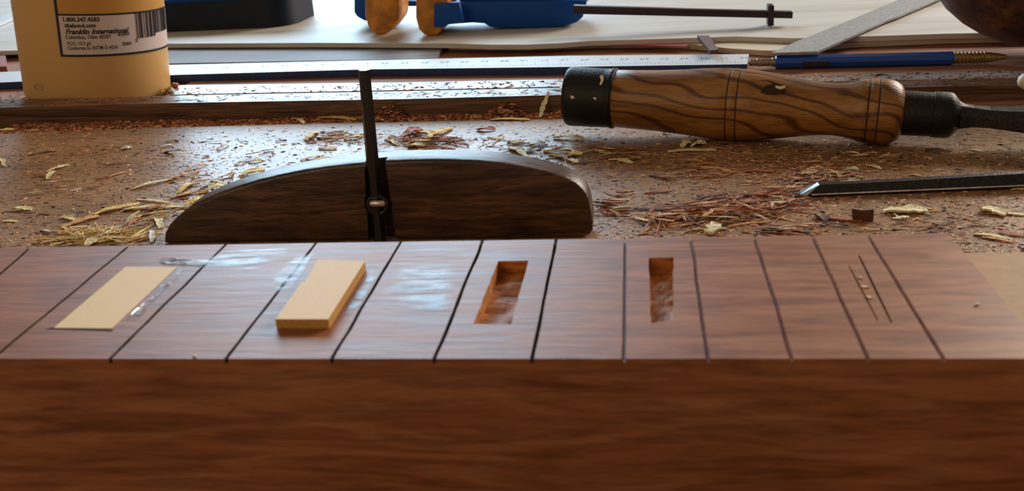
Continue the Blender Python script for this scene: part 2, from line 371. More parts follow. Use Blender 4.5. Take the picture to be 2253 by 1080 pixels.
for i, (a, c, kd) in enumerate(lines):
    pa, pc = P(a[0], a[1], HB), P(c[0], c[1], HB)
    d = (pc - pa); d.z = 0; d.normalize()
    t0 = (Y0 - 0.002 - pa.y) / d.y; t1 = (Y1 + 0.002 - pa.y) / d.y
    wd, dp = {'d': (0.00040, 0.0010), 'm': (0.00038, 0.0008), 's': (0.00050, 0.0006)}[kd]
    bm = bmesh.new(); prev = None; n_ = 14
    for k in range(n_ + 1):
        t = t0 + (t1 - t0) * k / n_; c0 = pa + d * t
        wob = noise.noise(Vector((i * 7.3, k * 0.45, 0))) * 0.00025
        ww = wd * (1 + 0.25 * noise.noise(Vector((i * 3.1, k * 0.8, 4))))
        sec = [(-ww, HB + 0.0004), (ww, HB + 0.0004), (ww * (0.9 if kd != 's' else 0.35), HB - dp), (-ww * 0.7, HB - dp)]
        cur = [bm.verts.new((c0.x + wob + s[0], c0.y, s[1])) for s in sec]
        if prev:
            for j in range(4): bm.faces.new((prev[j], prev[(j + 1) % 4], cur[(j + 1) % 4], cur[j]))
        else: bm.faces.new(cur[::-1])
        prev = cur
    bm.faces.new(prev)
    cutters.append(obj('cutter', bm, M['gap'] if kd == 'd' else M['block']))
def mortise(corners, depth, rough_, seed, nx=8, ny=18):
    """corners: front-left, front-right, back-right, back-left pixels; rough chopped floor"""
    c = [P(x, y, HB) for x, y in corners]; bm = bmesh.new(); top = []; bot = []
    for j in range(ny + 1):
        v = j / ny; rt = []; rb = []
        for i in range(nx + 1):
            u = i / nx
            p = (c[0] * (1 - u) + c[1] * u) * (1 - v) + (c[3] * (1 - u) + c[2] * u) * v
            edge = Vector((noise.noise(Vector((seed, v * 9, u * 3))) * 0.00022, noise.noise(Vector((u * 4, seed, v))) * 0.0001, 0))
            hz = noise.noise(Vector((u * 1.2 + seed, v * 7, 2))) * rough_ + (abs(noise.noise(Vector((u * 1.5, v * 16, seed)))) * rough_ * 0.8)
            rt.append(bm.verts.new((p.x + edge.x, p.y + edge.y, HB + 0.001)))
            rb.append(bm.verts.new((p.x + edge.x, p.y + edge.y, HB - depth + hz + 0.0008 * max(0, 0.25 - v) * 4)))
        top.append(rt); bot.append(rb)
    for j in range(ny):
        for i in range(nx):
            bm.faces.new((top[j][i], top[j][i + 1], top[j + 1][i + 1], top[j + 1][i]))
            bm.faces.new((bot[j][i], bot[j + 1][i], bot[j + 1][i + 1], bot[j][i + 1]))
    for i in range(nx):
        bm.faces.new((top[0][i], bot[0][i], bot[0][i + 1], top[0][i + 1])); bm.faces.new((top[ny][i], top[ny][i + 1], bot[ny][i + 1], bot[ny][i]))
    for j in range(ny):
        bm.faces.new((top[j][0], top[j + 1][0], bot[j + 1][0], bot[j][0])); bm.faces.new((top[j][nx], bot[j][nx], bot[j + 1][nx], top[j + 1][nx]))
    cutters.append(obj('cutter', bm, M['fresh']))
mortise([(1042, 712), (1124, 714), (1163, 573), (1096, 574)], 0.0036, 0.0010, 1.7)
mortise([(1432, 712), (1480, 702), (1482, 566), (1427, 567)], 0.0034, 0.0009, 5.2)
def slit(a, c, wd, dp):
    pa, pc = P(*a, HB), P(*c, HB); bm = bmesh.new(); prev = None
    for k in range(11):
        p = pa.lerp(pc, k / 10); ww = wd * (0.55 + 0.6 * abs(noise.noise(Vector((k * 0.7, a[0], 0)))) + 0.3 * math.sin(PI * k / 10))
        cur = [bm.verts.new((p.x + s * ww, p.y, z)) for s, z in ((-1, HB + .0003), (1, HB + .0003), (0.5, HB - dp), (-0.5, HB - dp))]
        if prev:
            for j in range(4): bm.faces.new((prev[j], prev[(j + 1) % 4], cur[(j + 1) % 4], cur[j]))
        else: bm.faces.new(cur[::-1])
        prev = cur
    bm.faces.new(prev); cutters.append(obj('cutter', bm, M['block']))
slit((1962, 710), (1890, 562), 0.00034, 0.0009)
slit((1932, 706), (1868, 585), 0.00026, 0.0006)
slit((1925, 712), (1960, 710), 0.0002, 0.0003)
bool_cut(body, cutters)
kpart(body); body['label'] = 'reddish-brown block body with scored grooves'
# splinter chips inside the slit outline and nicks on the top
bm = bmesh.new()
for (x, y, l, w_, a) in ((1903, 632, .0009, .0006, .3), (1893, 612, .0007, .0003, 1.2), (1912, 655, .0008, .0003, .8)):
    q = P(x, y, HB); c_, s_ = math.cos(a), math.sin(a)
    prism(bm, [(q.x + l * c_, q.y - l * s_), (q.x + w_ * s_, q.y + w_ * c_), (q.x - l * c_, q.y + l * s_), (q.x - w_ * s_, q.y - w_ * c_)], HB - .0001, HB + .00025)
kpart(obj('torn_fibre', bm, M['s_pink']))['label'] = 'pale torn wood fibre by the thin scribed mortise'
# flush inlay
bm = bmesh.new(); prism(bm, [P(x, y, HB) for x, y in ((119, 722), (246, 723), (389, 588), (276, 588))], HB - 0.0002, HB + 0.00012)
kpart(obj('inlay', bm, M['maple']))['label'] = 'flush pale yellow wood inlay'
bm = bmesh.new()
# dark joint line round the flush inlay
prism(bm, [P(x, y, HB) for x, y in ((100, 724), (116, 720), (250, 725), (246, 729))], HB - 0.0001, HB + 0.00006)
kpart(obj('joint_line', bm, M['gap']))
# proud plug
ZP = HB + 0.0021
top = [P(x, y, ZP) for x, y in ((605.5, 702), (722, 702), (803, 574), (699, 571), (672, 617), (663, 621))]
bm = bmesh.new(); prism(bm, [(p.x, p.y) for p in top], HB + 0.00005, ZP); bevel(bm, 0.00025, 2)
plug = obj('wooden_plug', bm, [M['maple_side'], M['plug_edge']])
for p in plug.data.polygons:
    if abs(p.normal.z) < 0.6: p.material_index = 1  # upright sides coloured a darker orange than the top
tag(plug, 'pale tan wooden plug standing proud of the reddish block, chipped left edge', 'wood plug')
# glue films and beads
def film(name, poly, label, seed, th=0.00006, bead=0.0):
    pp = [P(x, y, HB) for x, y in poly]; cx = sum(p.x for p in pp) / len(pp); cy = sum(p.y for p in pp) / len(pp)
    # dense outline with wobble, fan of rings
    out = []
    for i in range(len(pp)):
        a, b_ = pp[i], pp[(i + 1) % len(pp)]
        for k in range(5):
            q = a.lerp(b_, k / 5); wv = 1 + 0.10 * noise.noise(Vector((i * 1.3, k * .6, seed))); out.append((cx + (q.x - cx) * wv, cy + (q.y - cy) * wv))
    bm = bmesh.new(); rings = []; fl = bm.verts.layers.float.new('film')
    for r_ in (1, 0.85, 0.65, 0.4, 0.2):
        ring = []
        for (x, y) in out:
            X, Y = cx + (x - cx) * r_, cy + (y - cy) * r_
            z = HB + 0.00003 + (0 if r_ == 1 else th + bead * max(0, noise.noise(Vector((X * 900, Y * 900, seed)))))
            vv = bm.verts.new((X, Y, z)); vv[fl] = {1: 0.0, 0.85: 0.45}.get(r_, 1.0) if not bead else (0.3 if r_ == 1 else 1.0); ring.append(vv)
        rings.append(ring)
    n_ = len(out)
    for a, b_ in zip(rings, rings[1:]):
        for k in range(n_): bm.faces.new((a[k], a[(k + 1) % n_], b_[(k + 1) % n_], b_[k]))
    bm.faces.new(rings[-1]);
    o = kpart(obj(name, bm, M['glue'], smooth=True)); o['label'] = label
film('glue_film', [(862, 690), (990, 700), (1010, 640), (1000, 580), (880, 578), (862, 620), (820, 665)], 'shiny bluish dried glue smear', 1)
film('glue_film', [(440, 590), (560, 600), (640, 560), (640, 545), (500, 548), (430, 575)], 'shiny patch of glue beside the proud plug', 2)
film('glue_film', [(598, 610), (650, 562), (694, 556), (668, 604), (640, 640), (604, 645)], 'thin glue film left of the proud plug', 3)
film('glue_film', [(748, 705), (790, 680), (835, 600), (818, 590), (775, 650)], 'thin glue film right of the proud plug', 5)
film('glue_bead', [(275, 705), (330, 660), (385, 600), (400, 590), (395, 605), (345, 655), (300, 705)], 'bumpy dried glue beads along the flush inlay', 8, 0.0001, 0.0009)
film('glue_bead', [(350, 583), (450, 586), (480, 572), (400, 568), (352, 572)], 'bumpy dried glue beads behind the flush inlay', 9, 0.0001, 0.0009)

# ------------------------------------------------------------------ router plane
YB = P(1290, 524, 0).y; TH = 0.012
outl = [(360, 536), (361, 515), (370, 497), (386, 480), (405, 464), (430, 447), (472, 428), (520, 411), (570, 396), (620, 384), (670, 374), (720, 367), (765, 362), (806, 358), (850, 354), (900, 352),
        (950, 351), (1000, 352), (1050, 354), (1100, 359), (1150, 367), (1200, 377), (1240, 389), (1268, 403), (1286, 420), (1296, 440), (1301, 465), (1305, 490), (1304, 508), (1297, 518), (1286, 523)]
router = empty('router_plane', (P(830, 525, 0).x, YB + TH / 2, 0), 'dark wooden router plane with arched body and upright black iron, behind the block', 'hand plane')
ro = Vector(router.location)
def rpart(o): o.parent = router; o.matrix_parent_inverse = Matrix.Translation(-ro); return o
fp = [PV(x, y, YB) for x, y in outl]
bm = bmesh.new()
f0 = [bm.verts.new((p.x, YB, max(p.z, 0.0002))) for p in fp]; f1 = [bm.verts.new((p.x, YB + TH, max(p.z, 0.0002))) for p in fp]
n_ = len(fp); bm.faces.new(f0); bm.faces.new(f1[::-1])
for i in range(n_): bm.faces.new((f0[i], f1[i], f1[(i + 1) % n_], f0[(i + 1) % n_]))
bmesh.ops.recalc_face_normals(bm, faces=bm.faces)
es = [e for e in bm.edges if abs(e.verts[0].co.y - e.verts[1].co.y) < 1e-6]
bmesh.ops.bevel(bm, geom=es, offset=0.0013, segments=3, affect='EDGES', profile=0.5)
rb = obj('body', bm, [M['router'], M['groove']])
cut = []
rt, rbm = PV(800, 150, YB), PV(835, 530, YB)
def on_rod(x, y): return PV(x, y, YB)
bm = bmesh.new()
g = [on_rod(800, 345), on_rod(846, 345), on_rod(874, 545), on_rod(812, 545)]
a0 = [bm.verts.new((p.x, YB - 0.004, p.z)) for p in g]; a1 = [bm.verts.new((p.x, YB + 0.0042, p.z)) for p in g]
bm.faces.new(a0); bm.faces.new(a1[::-1])
for i in range(4): bm.faces.new((a0[i], a1[i], a1[(i + 1) % 4], a0[(i + 1) % 4]))
cut.append(obj('cutter', bm, M['groove']))
hc = on_rod(832, 449); bm = bmesh.new()
bmesh.ops.create_cone(bm, cap_ends=True, segments=28, radius1=0.0044, radius2=0.0044, depth=0.016, matrix=Matrix.Translation((hc.x, YB, hc.z)) @ Matrix.Rotation(PI / 2, 4, 'X'))
cut.append(obj('cutter', bm, M['gap']))
bool_cut(rb, cut); rpart(rb); smooth_by_angle(rb, 0.7)
# iron: hexagonal rod in the groove
s = scale_at(hc)
bm = bmesh.new()
tp = PV(801, 153, YB - 0.0001); bt = PV(836, 531, YB - 0.0003)
tube(bm, [tp, tp.lerp(bt, .5), bt], [0.0018, 0.0020, 0.0020], 6)
bevel(bm, 0.00035, 2, 0.4)
iron = rpart(obj('iron', bm, M['black_steel'])); iron['label'] = 'black hexagonal steel rod standing in the groove'
bm = bmesh.new()
# eye bolt: black ring round the rod and a bright band in front of it
R_, r_ = 0.0029, 0.0009
ring = []
for k in range(24):
    a = 2 * PI * k / 24
    ring.append([bm.verts.new((hc.x + (R_ + r_ * math.cos(b_)) * math.cos(a), YB - 0.0008 + r_ * math.sin(b_), hc.z + (R_ + r_ * math.cos(b_)) * math.sin(a))) for b_ in [2 * PI * j / 10 for j in range(10)]])
for k in range(24):
    for j in range(10): bm.faces.new((ring[k][j], ring[(k + 1) % 24][j], ring[(k + 1) % 24][(j + 1) % 10], ring[k][(j + 1) % 10]))
eb = rpart(obj('eye_bolt', bm, M['black_steel'], smooth=True))
bm = bmesh.new(); c = PV(831, 447, YB - 0.003)
tube(bm, [c + Vector((-0.0023, 0, 0)), c + Vector((-0.002, -.0002, 0)), c + Vector((0.002, -.0002, 0)), c + Vector((0.0023, 0, 0))], [0.0007, 0.00105, 0.00105, 0.0007], 12)
bb = obj('bright_band', bm, M['chrome'], smooth=True); bb.parent = eb; bb['label'] = 'bright worn steel band across the rod'

# ------------------------------------------------------------------ chisel with turned handle (back right)
r1 = 78.0; r2 = 73.0
A = P(1640, 231, .0140); A = P(1640, 231, r1 * scale_at(A)); B = P(1940, 246, .0135); B = P(1940, 246, r2 * scale_at(B))
D = (B - A).normalized()
def t_at(px):   # axis parameter whose picture x is px
    lo, hi = -0.3, 0.4
    for _ in range(50):
        mid = (lo + hi) / 2; p = A + D * mid - Vector((0, 0, H)); x = PX + F * p.dot(RX) / p.dot(RZ)
        if x < px: lo = mid
        else: hi = mid
    return lo
T0 = t_at(1250)
chis = empty('turned_handle_chisel', (0, 0, 0), 'chisel with turned golden-brown ash handle and black hoop, lying behind the shavings', 'chisel')
org = A + D * T0; chis.matrix_world = axis_frame(org, org + D)
def st(px, dia): t = t_at(px); return (t - T0, dia / 2 * scale_at(A + D * t))
prof = [st(*a) for a in ((1346, 120), (1348, 124), (1400, 128), (1450, 133), (1500, 141), (1540, 149), (1580, 155), (1603, 156.5), (1605, 154), (1608, 156.5), (1622, 157), (1626, 154), (1630, 156.5), (1665, 152), (1700, 144), (1740, 132), (1780, 121),
                         (1810, 115), (1835, 113), (1860, 118), (1880, 127), (1898, 137), (1904, 138), (1908, 135), (1912, 141), (1926, 144), (1930, 142), (1934, 146), (1950, 144), (1966, 136), (1978, 122), (1985, 104), (1986, 80))]
mt = wood('golden_ash_handle', (0.13, 0.048, 0.009), (0.33, 0.145, 0.026), (0.42, 0.20, 0.042), rough=0.42, stretch=(26, 130, 130), fine=(120, 1300, 1300), bump=0.4, dist=0.6, streak=0.3)
# growth-ring lines: distorted bands that run along the handle
N = mt.node_tree.nodes; L = mt.node_tree.links
tc = N.new('ShaderNodeTexCoord'); sx = N.new('ShaderNodeSeparateXYZ'); L.new(tc.outputs['Object'], sx.inputs[0])
mp = N.new('ShaderNodeMapping'); mp.inputs['Scale'].default_value = (24, 60, 60); L.new(tc.outputs['Object'], mp.inputs[0])
nn = N.new('ShaderNodeTexNoise'); nn.inputs['Scale'].default_value = 1; nn.inputs['Detail'].default_value = 1.5; L.new(mp.outputs[0], nn.inputs['Vector'])
def mth(op, a, b_=None):
    q_ = N.new('ShaderNodeMath'); q_.operation = op
    for k_, v_ in enumerate((a, b_)):
        if v_ is None: continue
        if isinstance(v_, (int, float)): q_.inputs[k_].default_value = v_
        else: L.new(v_, q_.inputs[k_])
    return q_.outputs[0]
ph = mth('ADD', mth('ADD', mth('MULTIPLY', sx.outputs[2], 900.0), mth('MULTIPLY', sx.outputs[0], 190.0)), mth('ADD', mth('MULTIPLY', nn.outputs['Fac'], 22.0), mth('MULTIPLY', sx.outputs[1], 700.0)))
sn = mth('SINE', ph)
rr = N.new('ShaderNodeValToRGB'); rr.color_ramp.elements[0].position = 0.02; rr.color_ramp.elements[0].color = (0.30, 0.20, 0.14, 1); rr.color_ramp.elements[1].position = 0.26
L.new(mth('MULTIPLY', mth('ADD', sn, 1.0), 0.5), rr.inputs[0])
bs = N['Principled BSDF']; src = bs.inputs['Base Color'].links[0].from_socket
mx = N.new('ShaderNodeMix'); mx.data_type = 'RGBA'; mx.blend_type = 'MULTIPLY'; mx.inputs[0].default_value = 0.95
L.new(src, mx.inputs[6]); L.new(rr.outputs[0], mx.inputs[7]); L.new(mx.outputs[2], bs.inputs['Base Color'])
M['ash'] = mt
bm = bmesh.new(); lathe(bm, prof, 64, 'x')
hd = obj('handle', bm, M['ash'], chis, True)
# incised dark ring lines
for px, dia in ((1605, 155.6), (1626, 155.6), (1907, 139), (1930, 144.5)):
    t, r = st(px, dia); bm = bmesh.new(); wd = 0.00035
    lathe(bm, [(t - wd, r - .0004), (t - wd * .6, r), (t + wd * .6, r), (t + wd, r - .0004)], 48, 'x'); o = obj('incised_ring', bm, M['gap'], hd, True)
prof = [st(*a) for a in ((1250, 112), (1251, 122), (1256, 128), (1262, 129), (1330, 128), (1343, 128), (1347, 132), (1353, 132), (1356, 128), (1357, 110))]
bm = bmesh.new(); lathe(bm, prof, 56, 'x'); hoop = obj('hoop', bm, M['hoop'], chis); smooth_by_angle(hoop, 0.7)
# point on the hoop / handle skin under a picture pixel
inv = chis.matrix_world.inverted()
def skin(px, py, rad):
    """nearest intersection of the view ray with a cylinder of radius rad about the axis, local coords"""
    o_ = inv @ Vector((0, 0, H)); d_ = (inv.to_3x3() @ ray(px, py)).normalized()
    a = d_.y ** 2 + d_.z ** 2; b_ = 2 * (o_.y * d_.y + o_.z * d_.z); c_ = o_.y ** 2 + o_.z ** 2 - rad ** 2
    disc = b_ * b_ - 4 * a * c_
    t = (-b_ - math.sqrt(max(disc, 0))) / (2 * a); return o_ + d_ * t
def patch(name, poly, rad, mat, parent, th=0.0002, label=None):
    bm = bmesh.new(); ps = [skin(x, y, rad + th) for x, y in poly]; qs = [skin(x, y, rad + th) for x, y in poly]
    for q in qs: q.y *= (rad - .0003) / (rad + th); q.z *= (rad - .0003) / (rad + th)
    c1 = bm.verts.new(sum(ps, Vector()) / len(ps)); c = c1.co; k = (rad + th * 1.4) / math.hypot(c.y, c.z); c.y *= k; c.z *= k
    a = [bm.verts.new(p) for p in ps]; b_ = [bm.verts.new(p) for p in qs]
    for i in range(len(a)):
        j = (i + 1) % len(a); bm.faces.new((a[i], a[j], c1)); bm.faces.new((a[i], b_[i], b_[j], a[j]))
    bm.faces.new(b_[::-1])
    o = obj(name, bm, mat, parent)
    if label: o['label'] = label
    return o
hr = st(1300, 128)[1]
patch('paint_spot', [(1324, 164), (1328, 168), (1328, 176), (1325, 183), (1321, 188), (1319, 184), (1322, 176), (1319, 168)], hr, M['paint'], hoop)
patch('paint_spot', [(1305, 213), (1312, 215), (1311, 220), (1307, 219)], hr, M['paint'], hoop)
patch('paint_spot', [(1254, 210), (1262, 211), (1264, 216), (1257, 218)], hr, M['paint'], hoop)
hr2 = st(1690, 148)[1]
patch('broken_knot', [(1661, 176), (1690, 176), (1712, 184), (1729, 190), (1727, 200), (1712, 206), (1690, 208), (1672, 203), (1682, 192), (1664, 188)], hr2, M['gap'], hd, .0002, 'dark ragged break in the wood')
patch('broken_splinter', [(1706, 188), (1716, 190), (1728, 188), (1728, 193), (1716, 196), (1706, 192)], hr2, M['s_cream'], hd, .0007)
patch('broken_edge', [(1664, 176), (1690, 178), (1700, 184), (1684, 189), (1680, 197), (1668, 192), (1658, 185)], hr2, M['ash'], hd, .0006)
# ferrule, collar and blade
prof = [st(*a) for a in ((1982, 90), (1983, 96), (1990, 98), (2050, 97), (2051, 100), (2058, 101), (2086, 101), (2094, 96), (2100, 84), (2108, 66), (2120, 52), (2128, 48))]
bm = bmesh.new(); lathe(bm, prof, 40, 'x'); fr = obj('ferrule', bm, M['hoop'], chis); smooth_by_angle(fr, 0.7)
bm = bmesh.new(); secs = []
for px, hw, hh, dz in ((2110, 34, 26, 0), (2140, 26, 22, 0), (2175, 32, 20, 0), (2215, 44, 21, 0), (2260, 52, 24, 0), (2420, 54, 26, -2), (2700, 52, 20, -6)):
    t, r = st(px, 2.0); k = r
    secs.append([bm.verts.new((t, y * k, (z + dz) * k)) for y, z in ((-hw, -hh * .8), (-hw, hh * .2), (-hw * .55, hh), (hw * .55, hh), (hw, hh * .2), (hw, -hh * .8))])
for a, b_ in zip(secs, secs[1:]):
    for j in range(6): bm.faces.new((a[j], a[(j + 1) % 6], b_[(j + 1) % 6], b_[j]))
bm.faces.new(secs[0][::-1]); bm.faces.new(secs[-1])
bl = obj('blade', bm, M['iron_grey'], chis)

# ------------------------------------------------------------------ narrow mortise chisel, front right (tip in frame)
ta = P(1775, 435, 0.0); tb = P(2253, 416, 0.0)
mc = empty('mortise_chisel', (0, 0, 0), 'narrow dark steel chisel with bright slanted tip pointing left over red shavings', 'chisel')
mc.matrix_world = axis_frame(ta, tb)
LN = (tb - ta).length; k = scale_at(ta)
def sec(x, lift=0, s=1.0): return [(x, 0, 0.0002), (x, -0.0002, 0.0011 * s), (x, 0.0011, 0.0040 * s), (x, 0.0032, 0.0042 * s), (x, 0.0042, 0.0012 * s), (x, 0.0042, 0.0002)]
bm = bmesh.new()
tipv = [(-0.0006, 0.0, 0.0002), (-0.0003, -0.0001, 0.0004), (-0.0019, 0.0013, 0.0008), (-0.0030, 0.0030, 0.0009), (-0.0034, 0.0042, 0.0006), (-0.0034, 0.0042, 0.0002)]
hv = [(0.0, 0, 0.0002), (0.0003, -0.0002, 0.0011), (0.0042, 0.0011, 0.0040), (0.0040, 0.0032, 0.0042), (0.0012, 0.0042, 0.0012), (0.0004, 0.0042, 0.0002)]
S = [[bm.verts.new(v) for v in q] for q in (tipv, hv, sec(0.02), sec(LN * 0.5, 0, 1.05), sec(LN, 0, 1.25), sec(LN * 1.9, 0, 1.5))]
for a, b_ in zip(S, S[1:]):
    for j in range(6):
        f = bm.faces.new((a[j], a[(j + 1) % 6], b_[(j + 1) % 6], b_[j]))
        if a is S[0]: f.material_index = 1
bm.faces.new(S[0][::-1]).material_index = 1; bm.faces.new(S[-1])
cb = obj('blade', bm, [M['iron_grey'], M['bevel']], mc); cb['label'] = 'dark steel blade with bright ground bevel'
bm = bmesh.new(); lathe(bm, [(LN * 1.85, .004), (LN * 1.87, .009), (LN * 2.1, .011), (LN * 2.6, .013), (LN * 3.4, .011), (LN * 3.45, .006)], 32, 'x')
for v in bm.verts: v.co.z += 0.0135; v.co.y += 0.002
obj('handle', bm, M['ash'], mc, True)

# ------------------------------------------------------------------ glue bottle
lp = P(219, 213, ZL); c0 = Vector((0, lp.y + 0.031, 0)); q = PV(219, 196, c0.y)
RB = 149.5 * scale_at(q); BSC = 0.7; cy = lp.y + 0.004 + RB * BSC
q = PV(220, 196, cy); tq = PV(198, 2, cy)
ang = math.atan2(tq.x - q.x, tq.z - q.z)
ZB = -0.0024
base = Vector((q.x - (q.z - ZB) * math.tan(ang), cy, ZB + RB * abs(math.sin(ang)) * .9))
bot = empty('glue_bottle', base, 'cream plastic bottle of tan wood glue with white text panel, at left behind rail', 'glue bottle')
phi = math.atan2(base.x, base.y)
bot.matrix_world = Matrix.Translation(base) @ Matrix.Rotation(ang, 4, 'Y') @ Matrix.Rotation(-phi, 4, 'Z') @ Matrix.Diagonal((1, BSC, 1, 1))
prof = [(0, RB * .86), (0.0006, RB * .93), (0.002, RB * .975), (0.005, RB), (0.075, RB * 1.0), (0.085, RB * .97), (0.095, RB * .85), (0.103, RB * .6), (0.108, RB * .42), (0.116, RB * .4)]
bm = bmesh.new(); lathe(bm, prof, 72)
obj('body', bm, M['bottle'], bot, True)
bm = bmesh.new(); lathe(bm, [(0.1162, .014), (0.1165, .0148), (0.128, .0142), (0.130, .012), (0.134, .006), (0.146, .0035), (0.147, .002)], 32)
obj('cap', bm, M['orange'], bot, True)
# label: cylindrical coordinates; a0 is the azimuth that faces the camera
vdir = -PI / 2
def wrap(aoff, z, lift=0.0):
    a = vdir + aoff; return Vector(((RB + lift) * math.cos(a), (RB + lift) * math.sin(a), z))
binv = None
bpy.context.view_layer.update(); binv = bot.matrix_world.inverted()
def cyl_hit(px, py):
    o_ = binv @ Vector((0, 0, H)); d_ = (binv.to_3x3() @ ray(px, py)).normalized()
    a = d_.x ** 2 + d_.y ** 2; b_ = 2 * (o_.x * d_.x + o_.y * d_.y); c_ = o_.x ** 2 + o_.y ** 2 - RB ** 2
    t = (-b_ - math.sqrt(max(b_ * b_ - 4 * a * c_, 0))) / (2 * a); h_ = o_ + d_ * t
    return (math.atan2(h_.y, h_.x) - vdir + PI) % (2 * PI) - PI, h_.z
aL, zb = cyl_hit(141, 120); aL2, zt = cyl_hit(127, 34)
A0 = (aL + aL2) / 2
A1 = A0 + 2.35
def curved(name, a0, a1, z0, z1, lift, mat, parent, n_=40):
    bm = bmesh.new(); rows = []
    for i in range(n_ + 1):
        a = a0 + (a1 - a0) * i / n_
        rows.append([bm.verts.new(wrap(a, z0, lift)), bm.verts.new(wrap(a, z1, lift)), bm.verts.new(wrap(a, z1, lift - .0002)), bm.verts.new(wrap(a, z0, lift - .0002))])
    for a, b_ in zip(rows, rows[1:]):
        for j in range(4): bm.faces.new((a[j], a[(j + 1) % 4], b_[(j + 1) % 4], b_[j]))
    bm.faces.new(rows[0]); bm.faces.new(rows[-1][::-1])
    return obj(name, bm, mat, parent, False)
lab = curved('label', A0, A1, zb, 0.070, 0.00015, M['label_orange'], bot); lab['label'] = 'mustard label with white text panel'
curved('text_panel', A0, A1, zb, zt, 0.00025, M['label_white'], lab)
bw = 0.0011
curved('border_line', A0 - 0.012, A1, zb - bw, zb, 0.00035, M['ink'], lab)
curved('border_line', A0 - 0.012, A1, zt, zt + bw * .8, 0.00035, M['ink'], lab)
curved('border_line', A0 - 0.036, A0, zb - bw, 0.070, 0.00035, M['ink'], lab, 6)
def text_mesh(body_, size, shear=0.0, bold=0.0):
    cu = bpy.data.curves.new('t', 'FONT'); cu.body = body_; cu.size = size; cu.shear = shear; cu.offset = bold; cu.resolution_u = 2
    o = bpy.data.objects.new('t', cu); COL.objects.link(o); bpy.context.view_layer.update()
    me = bpy.data.meshes.new_from_object(o.evaluated_get(bpy.context.evaluated_depsgraph_get()))
    bpy.data.objects.remove(o, do_unlink=True); return me
def wrap_text(body_, px0, px1, py, hpx, mat, parent, shear=0.0, bold=0.0, name='lettering'):
    a0_, z0_ = cyl_hit(px0, py); 
    me = text_mesh(body_, 1.0, shear, bold)
    xs = [v.co.x for v in me.vertices]; x0_, x1_ = min(xs), max(xs)
    sgn = 1 if cyl_hit(px1, py)[0] > a0_ else -1
    span = abs(cyl_hit(px1, py)[0] - a0_)
    hs = hpx
    for v in me.vertices:
        u = (v.co.x - x0_) / (x1_ - x0_) * span; z = z0_ + v.co.y * hs
        v.co = wrap(a0_ + sgn * u, z, 0.0005)
    return link(name, me, mat, parent)
for tx, x0_, x1_, y, sz, sh, bd in (('1.800.347.4583', 140, 219, 47, .0030, 0, .03), ('titebond.com', 143, 211, 60, .0030, 0, .03), ('Franklin International', 145, 284, 74.5, .0036, .35, .03),
                                ('Columbus, Ohio 43207', 145, 245, 85, .0026, .2, .015), ('43004', 258, 284, 79.5, .0026, .2, .015), ('VOC: 10.7 g/L', 148, 202, 99, .0026, 0, .01), ('Conforms to ASTM D-4236', 150, 259, 109, .0026, 0, .01), ('5064', 269, 288, 100, .0026, 0, .02), ('0', 298, 303, 92.5, .0028, 0, .02)):
    wrap_text(tx, x0_, x1_, y, sz, M['ink'], lab, sh, bd)
wrap_text('C2', 77, 97, 196, .0040, M['emboss'], bot, 0, 0, 'embossed_mark')
# barcode
b0_, bz0 = cyl_hit(302, 84); _, bz1 = cyl_hit(298, 28)
aa = b0_; rr_ = random.Random(3); bm = bmesh.new(); i = 0
while aa < b0_ + 0.75:
    wdt = rr_.choice((0.008, 0.012, 0.018, 0.026)); gp = rr_.choice((0.012, 0.016, 0.03))
    c = [wrap(aa, bz0 + (0 if i < 9 else .0015), .0006), wrap(aa + wdt, bz0 + (0 if i < 9 else .0015), .0006), wrap(aa + wdt, bz1, .0006), wrap(aa, bz1, .0006)]
    d = [wrap(aa, bz0 + (0 if i < 9 else .0015), .0004), wrap(aa + wdt, bz0 + (0 if i < 9 else .0015), .0004), wrap(aa + wdt, bz1, .0004), wrap(aa, bz1, .0004)]
    vs = [bm.verts.new(v) for v in c]; ws = [bm.verts.new(v) for v in d]; bm.faces.new(vs)
    for j in range(4): bm.faces.new((vs[j], ws[j], ws[(j + 1) % 4], vs[(j + 1) % 4]))
    aa += wdt + gp; i += 1
obj('barcode', bm, M['ink'], lab)

# ------------------------------------------------------------------ straight-edge rule on the tray
ru = pxprism('metal_rule', [(-200, 190), (-60, 184), (370, 165), (800, 152.5), (1250, 147), (1644, 141), (1648, 119), (1250, 122.5), (800, 133), (370, 143), (-60, 161), (-200, 167)], ZF + .0042, 0.0040, [M['aluminium'], M['rule_edge']], None, 0.0)
tag(ru, 'long pale metal rule with dark blue edge and faint graduations, lying behind the rail', 'ruler')
for p in ru.data.polygons:
    if abs(p.normal.z) < 0.5: p.material_index = 1
# graduations: rows of ticks and digits
bm = bmesh.new()
def on_rule(px, f):   # f: 0 front edge .. 1 back edge
    pts_f = [(-60, 184), (370, 165), (800, 152.5), (1250, 147), (1644, 141)]; pts_b = [(-60, 161), (370, 143), (800, 133), (1250, 122.5), (1644, 119)]
    def yy(ps):
        for (xa, ya), (xb, yb) in zip(ps, ps[1:]):
            if xa <= px <= xb: return ya + (yb - ya) * (px - xa) / (xb - xa)
        return ps[-1][1]
    return P(px, yy(pts_f) * (1 - f) + yy(pts_b) * f, ZF + .0042)
px = 380.0; i = 0
while px < 1635:
    a = on_rule(px, .12); c = on_rule(px, .12 + (0.30 if i % 5 == 0 else .16)); wd = .00018
    prism(bm, [(a.x - wd, a.y), (a.x + wd, a.y), (c.x + wd, c.y), (c.x - wd, c.y)], ZF + .0041, ZF + .00425); px += 5.5; i += 1
gr = obj('graduation', bm, M['tick'], ru); gr['kind'] = 'stuff'
ri = 0
for px in range(395, 1630, 44):
    me = text_mesh(str(1 + ri % 9) + str((ri * 3) % 10), .0052); a = on_rule(px, .55)
    for v in me.vertices: v.co = Vector((a.x + v.co.x, a.y + v.co.y * 1.0, ZF + .0043))
    link('digit', me, M['tick'], ru); ri += 1

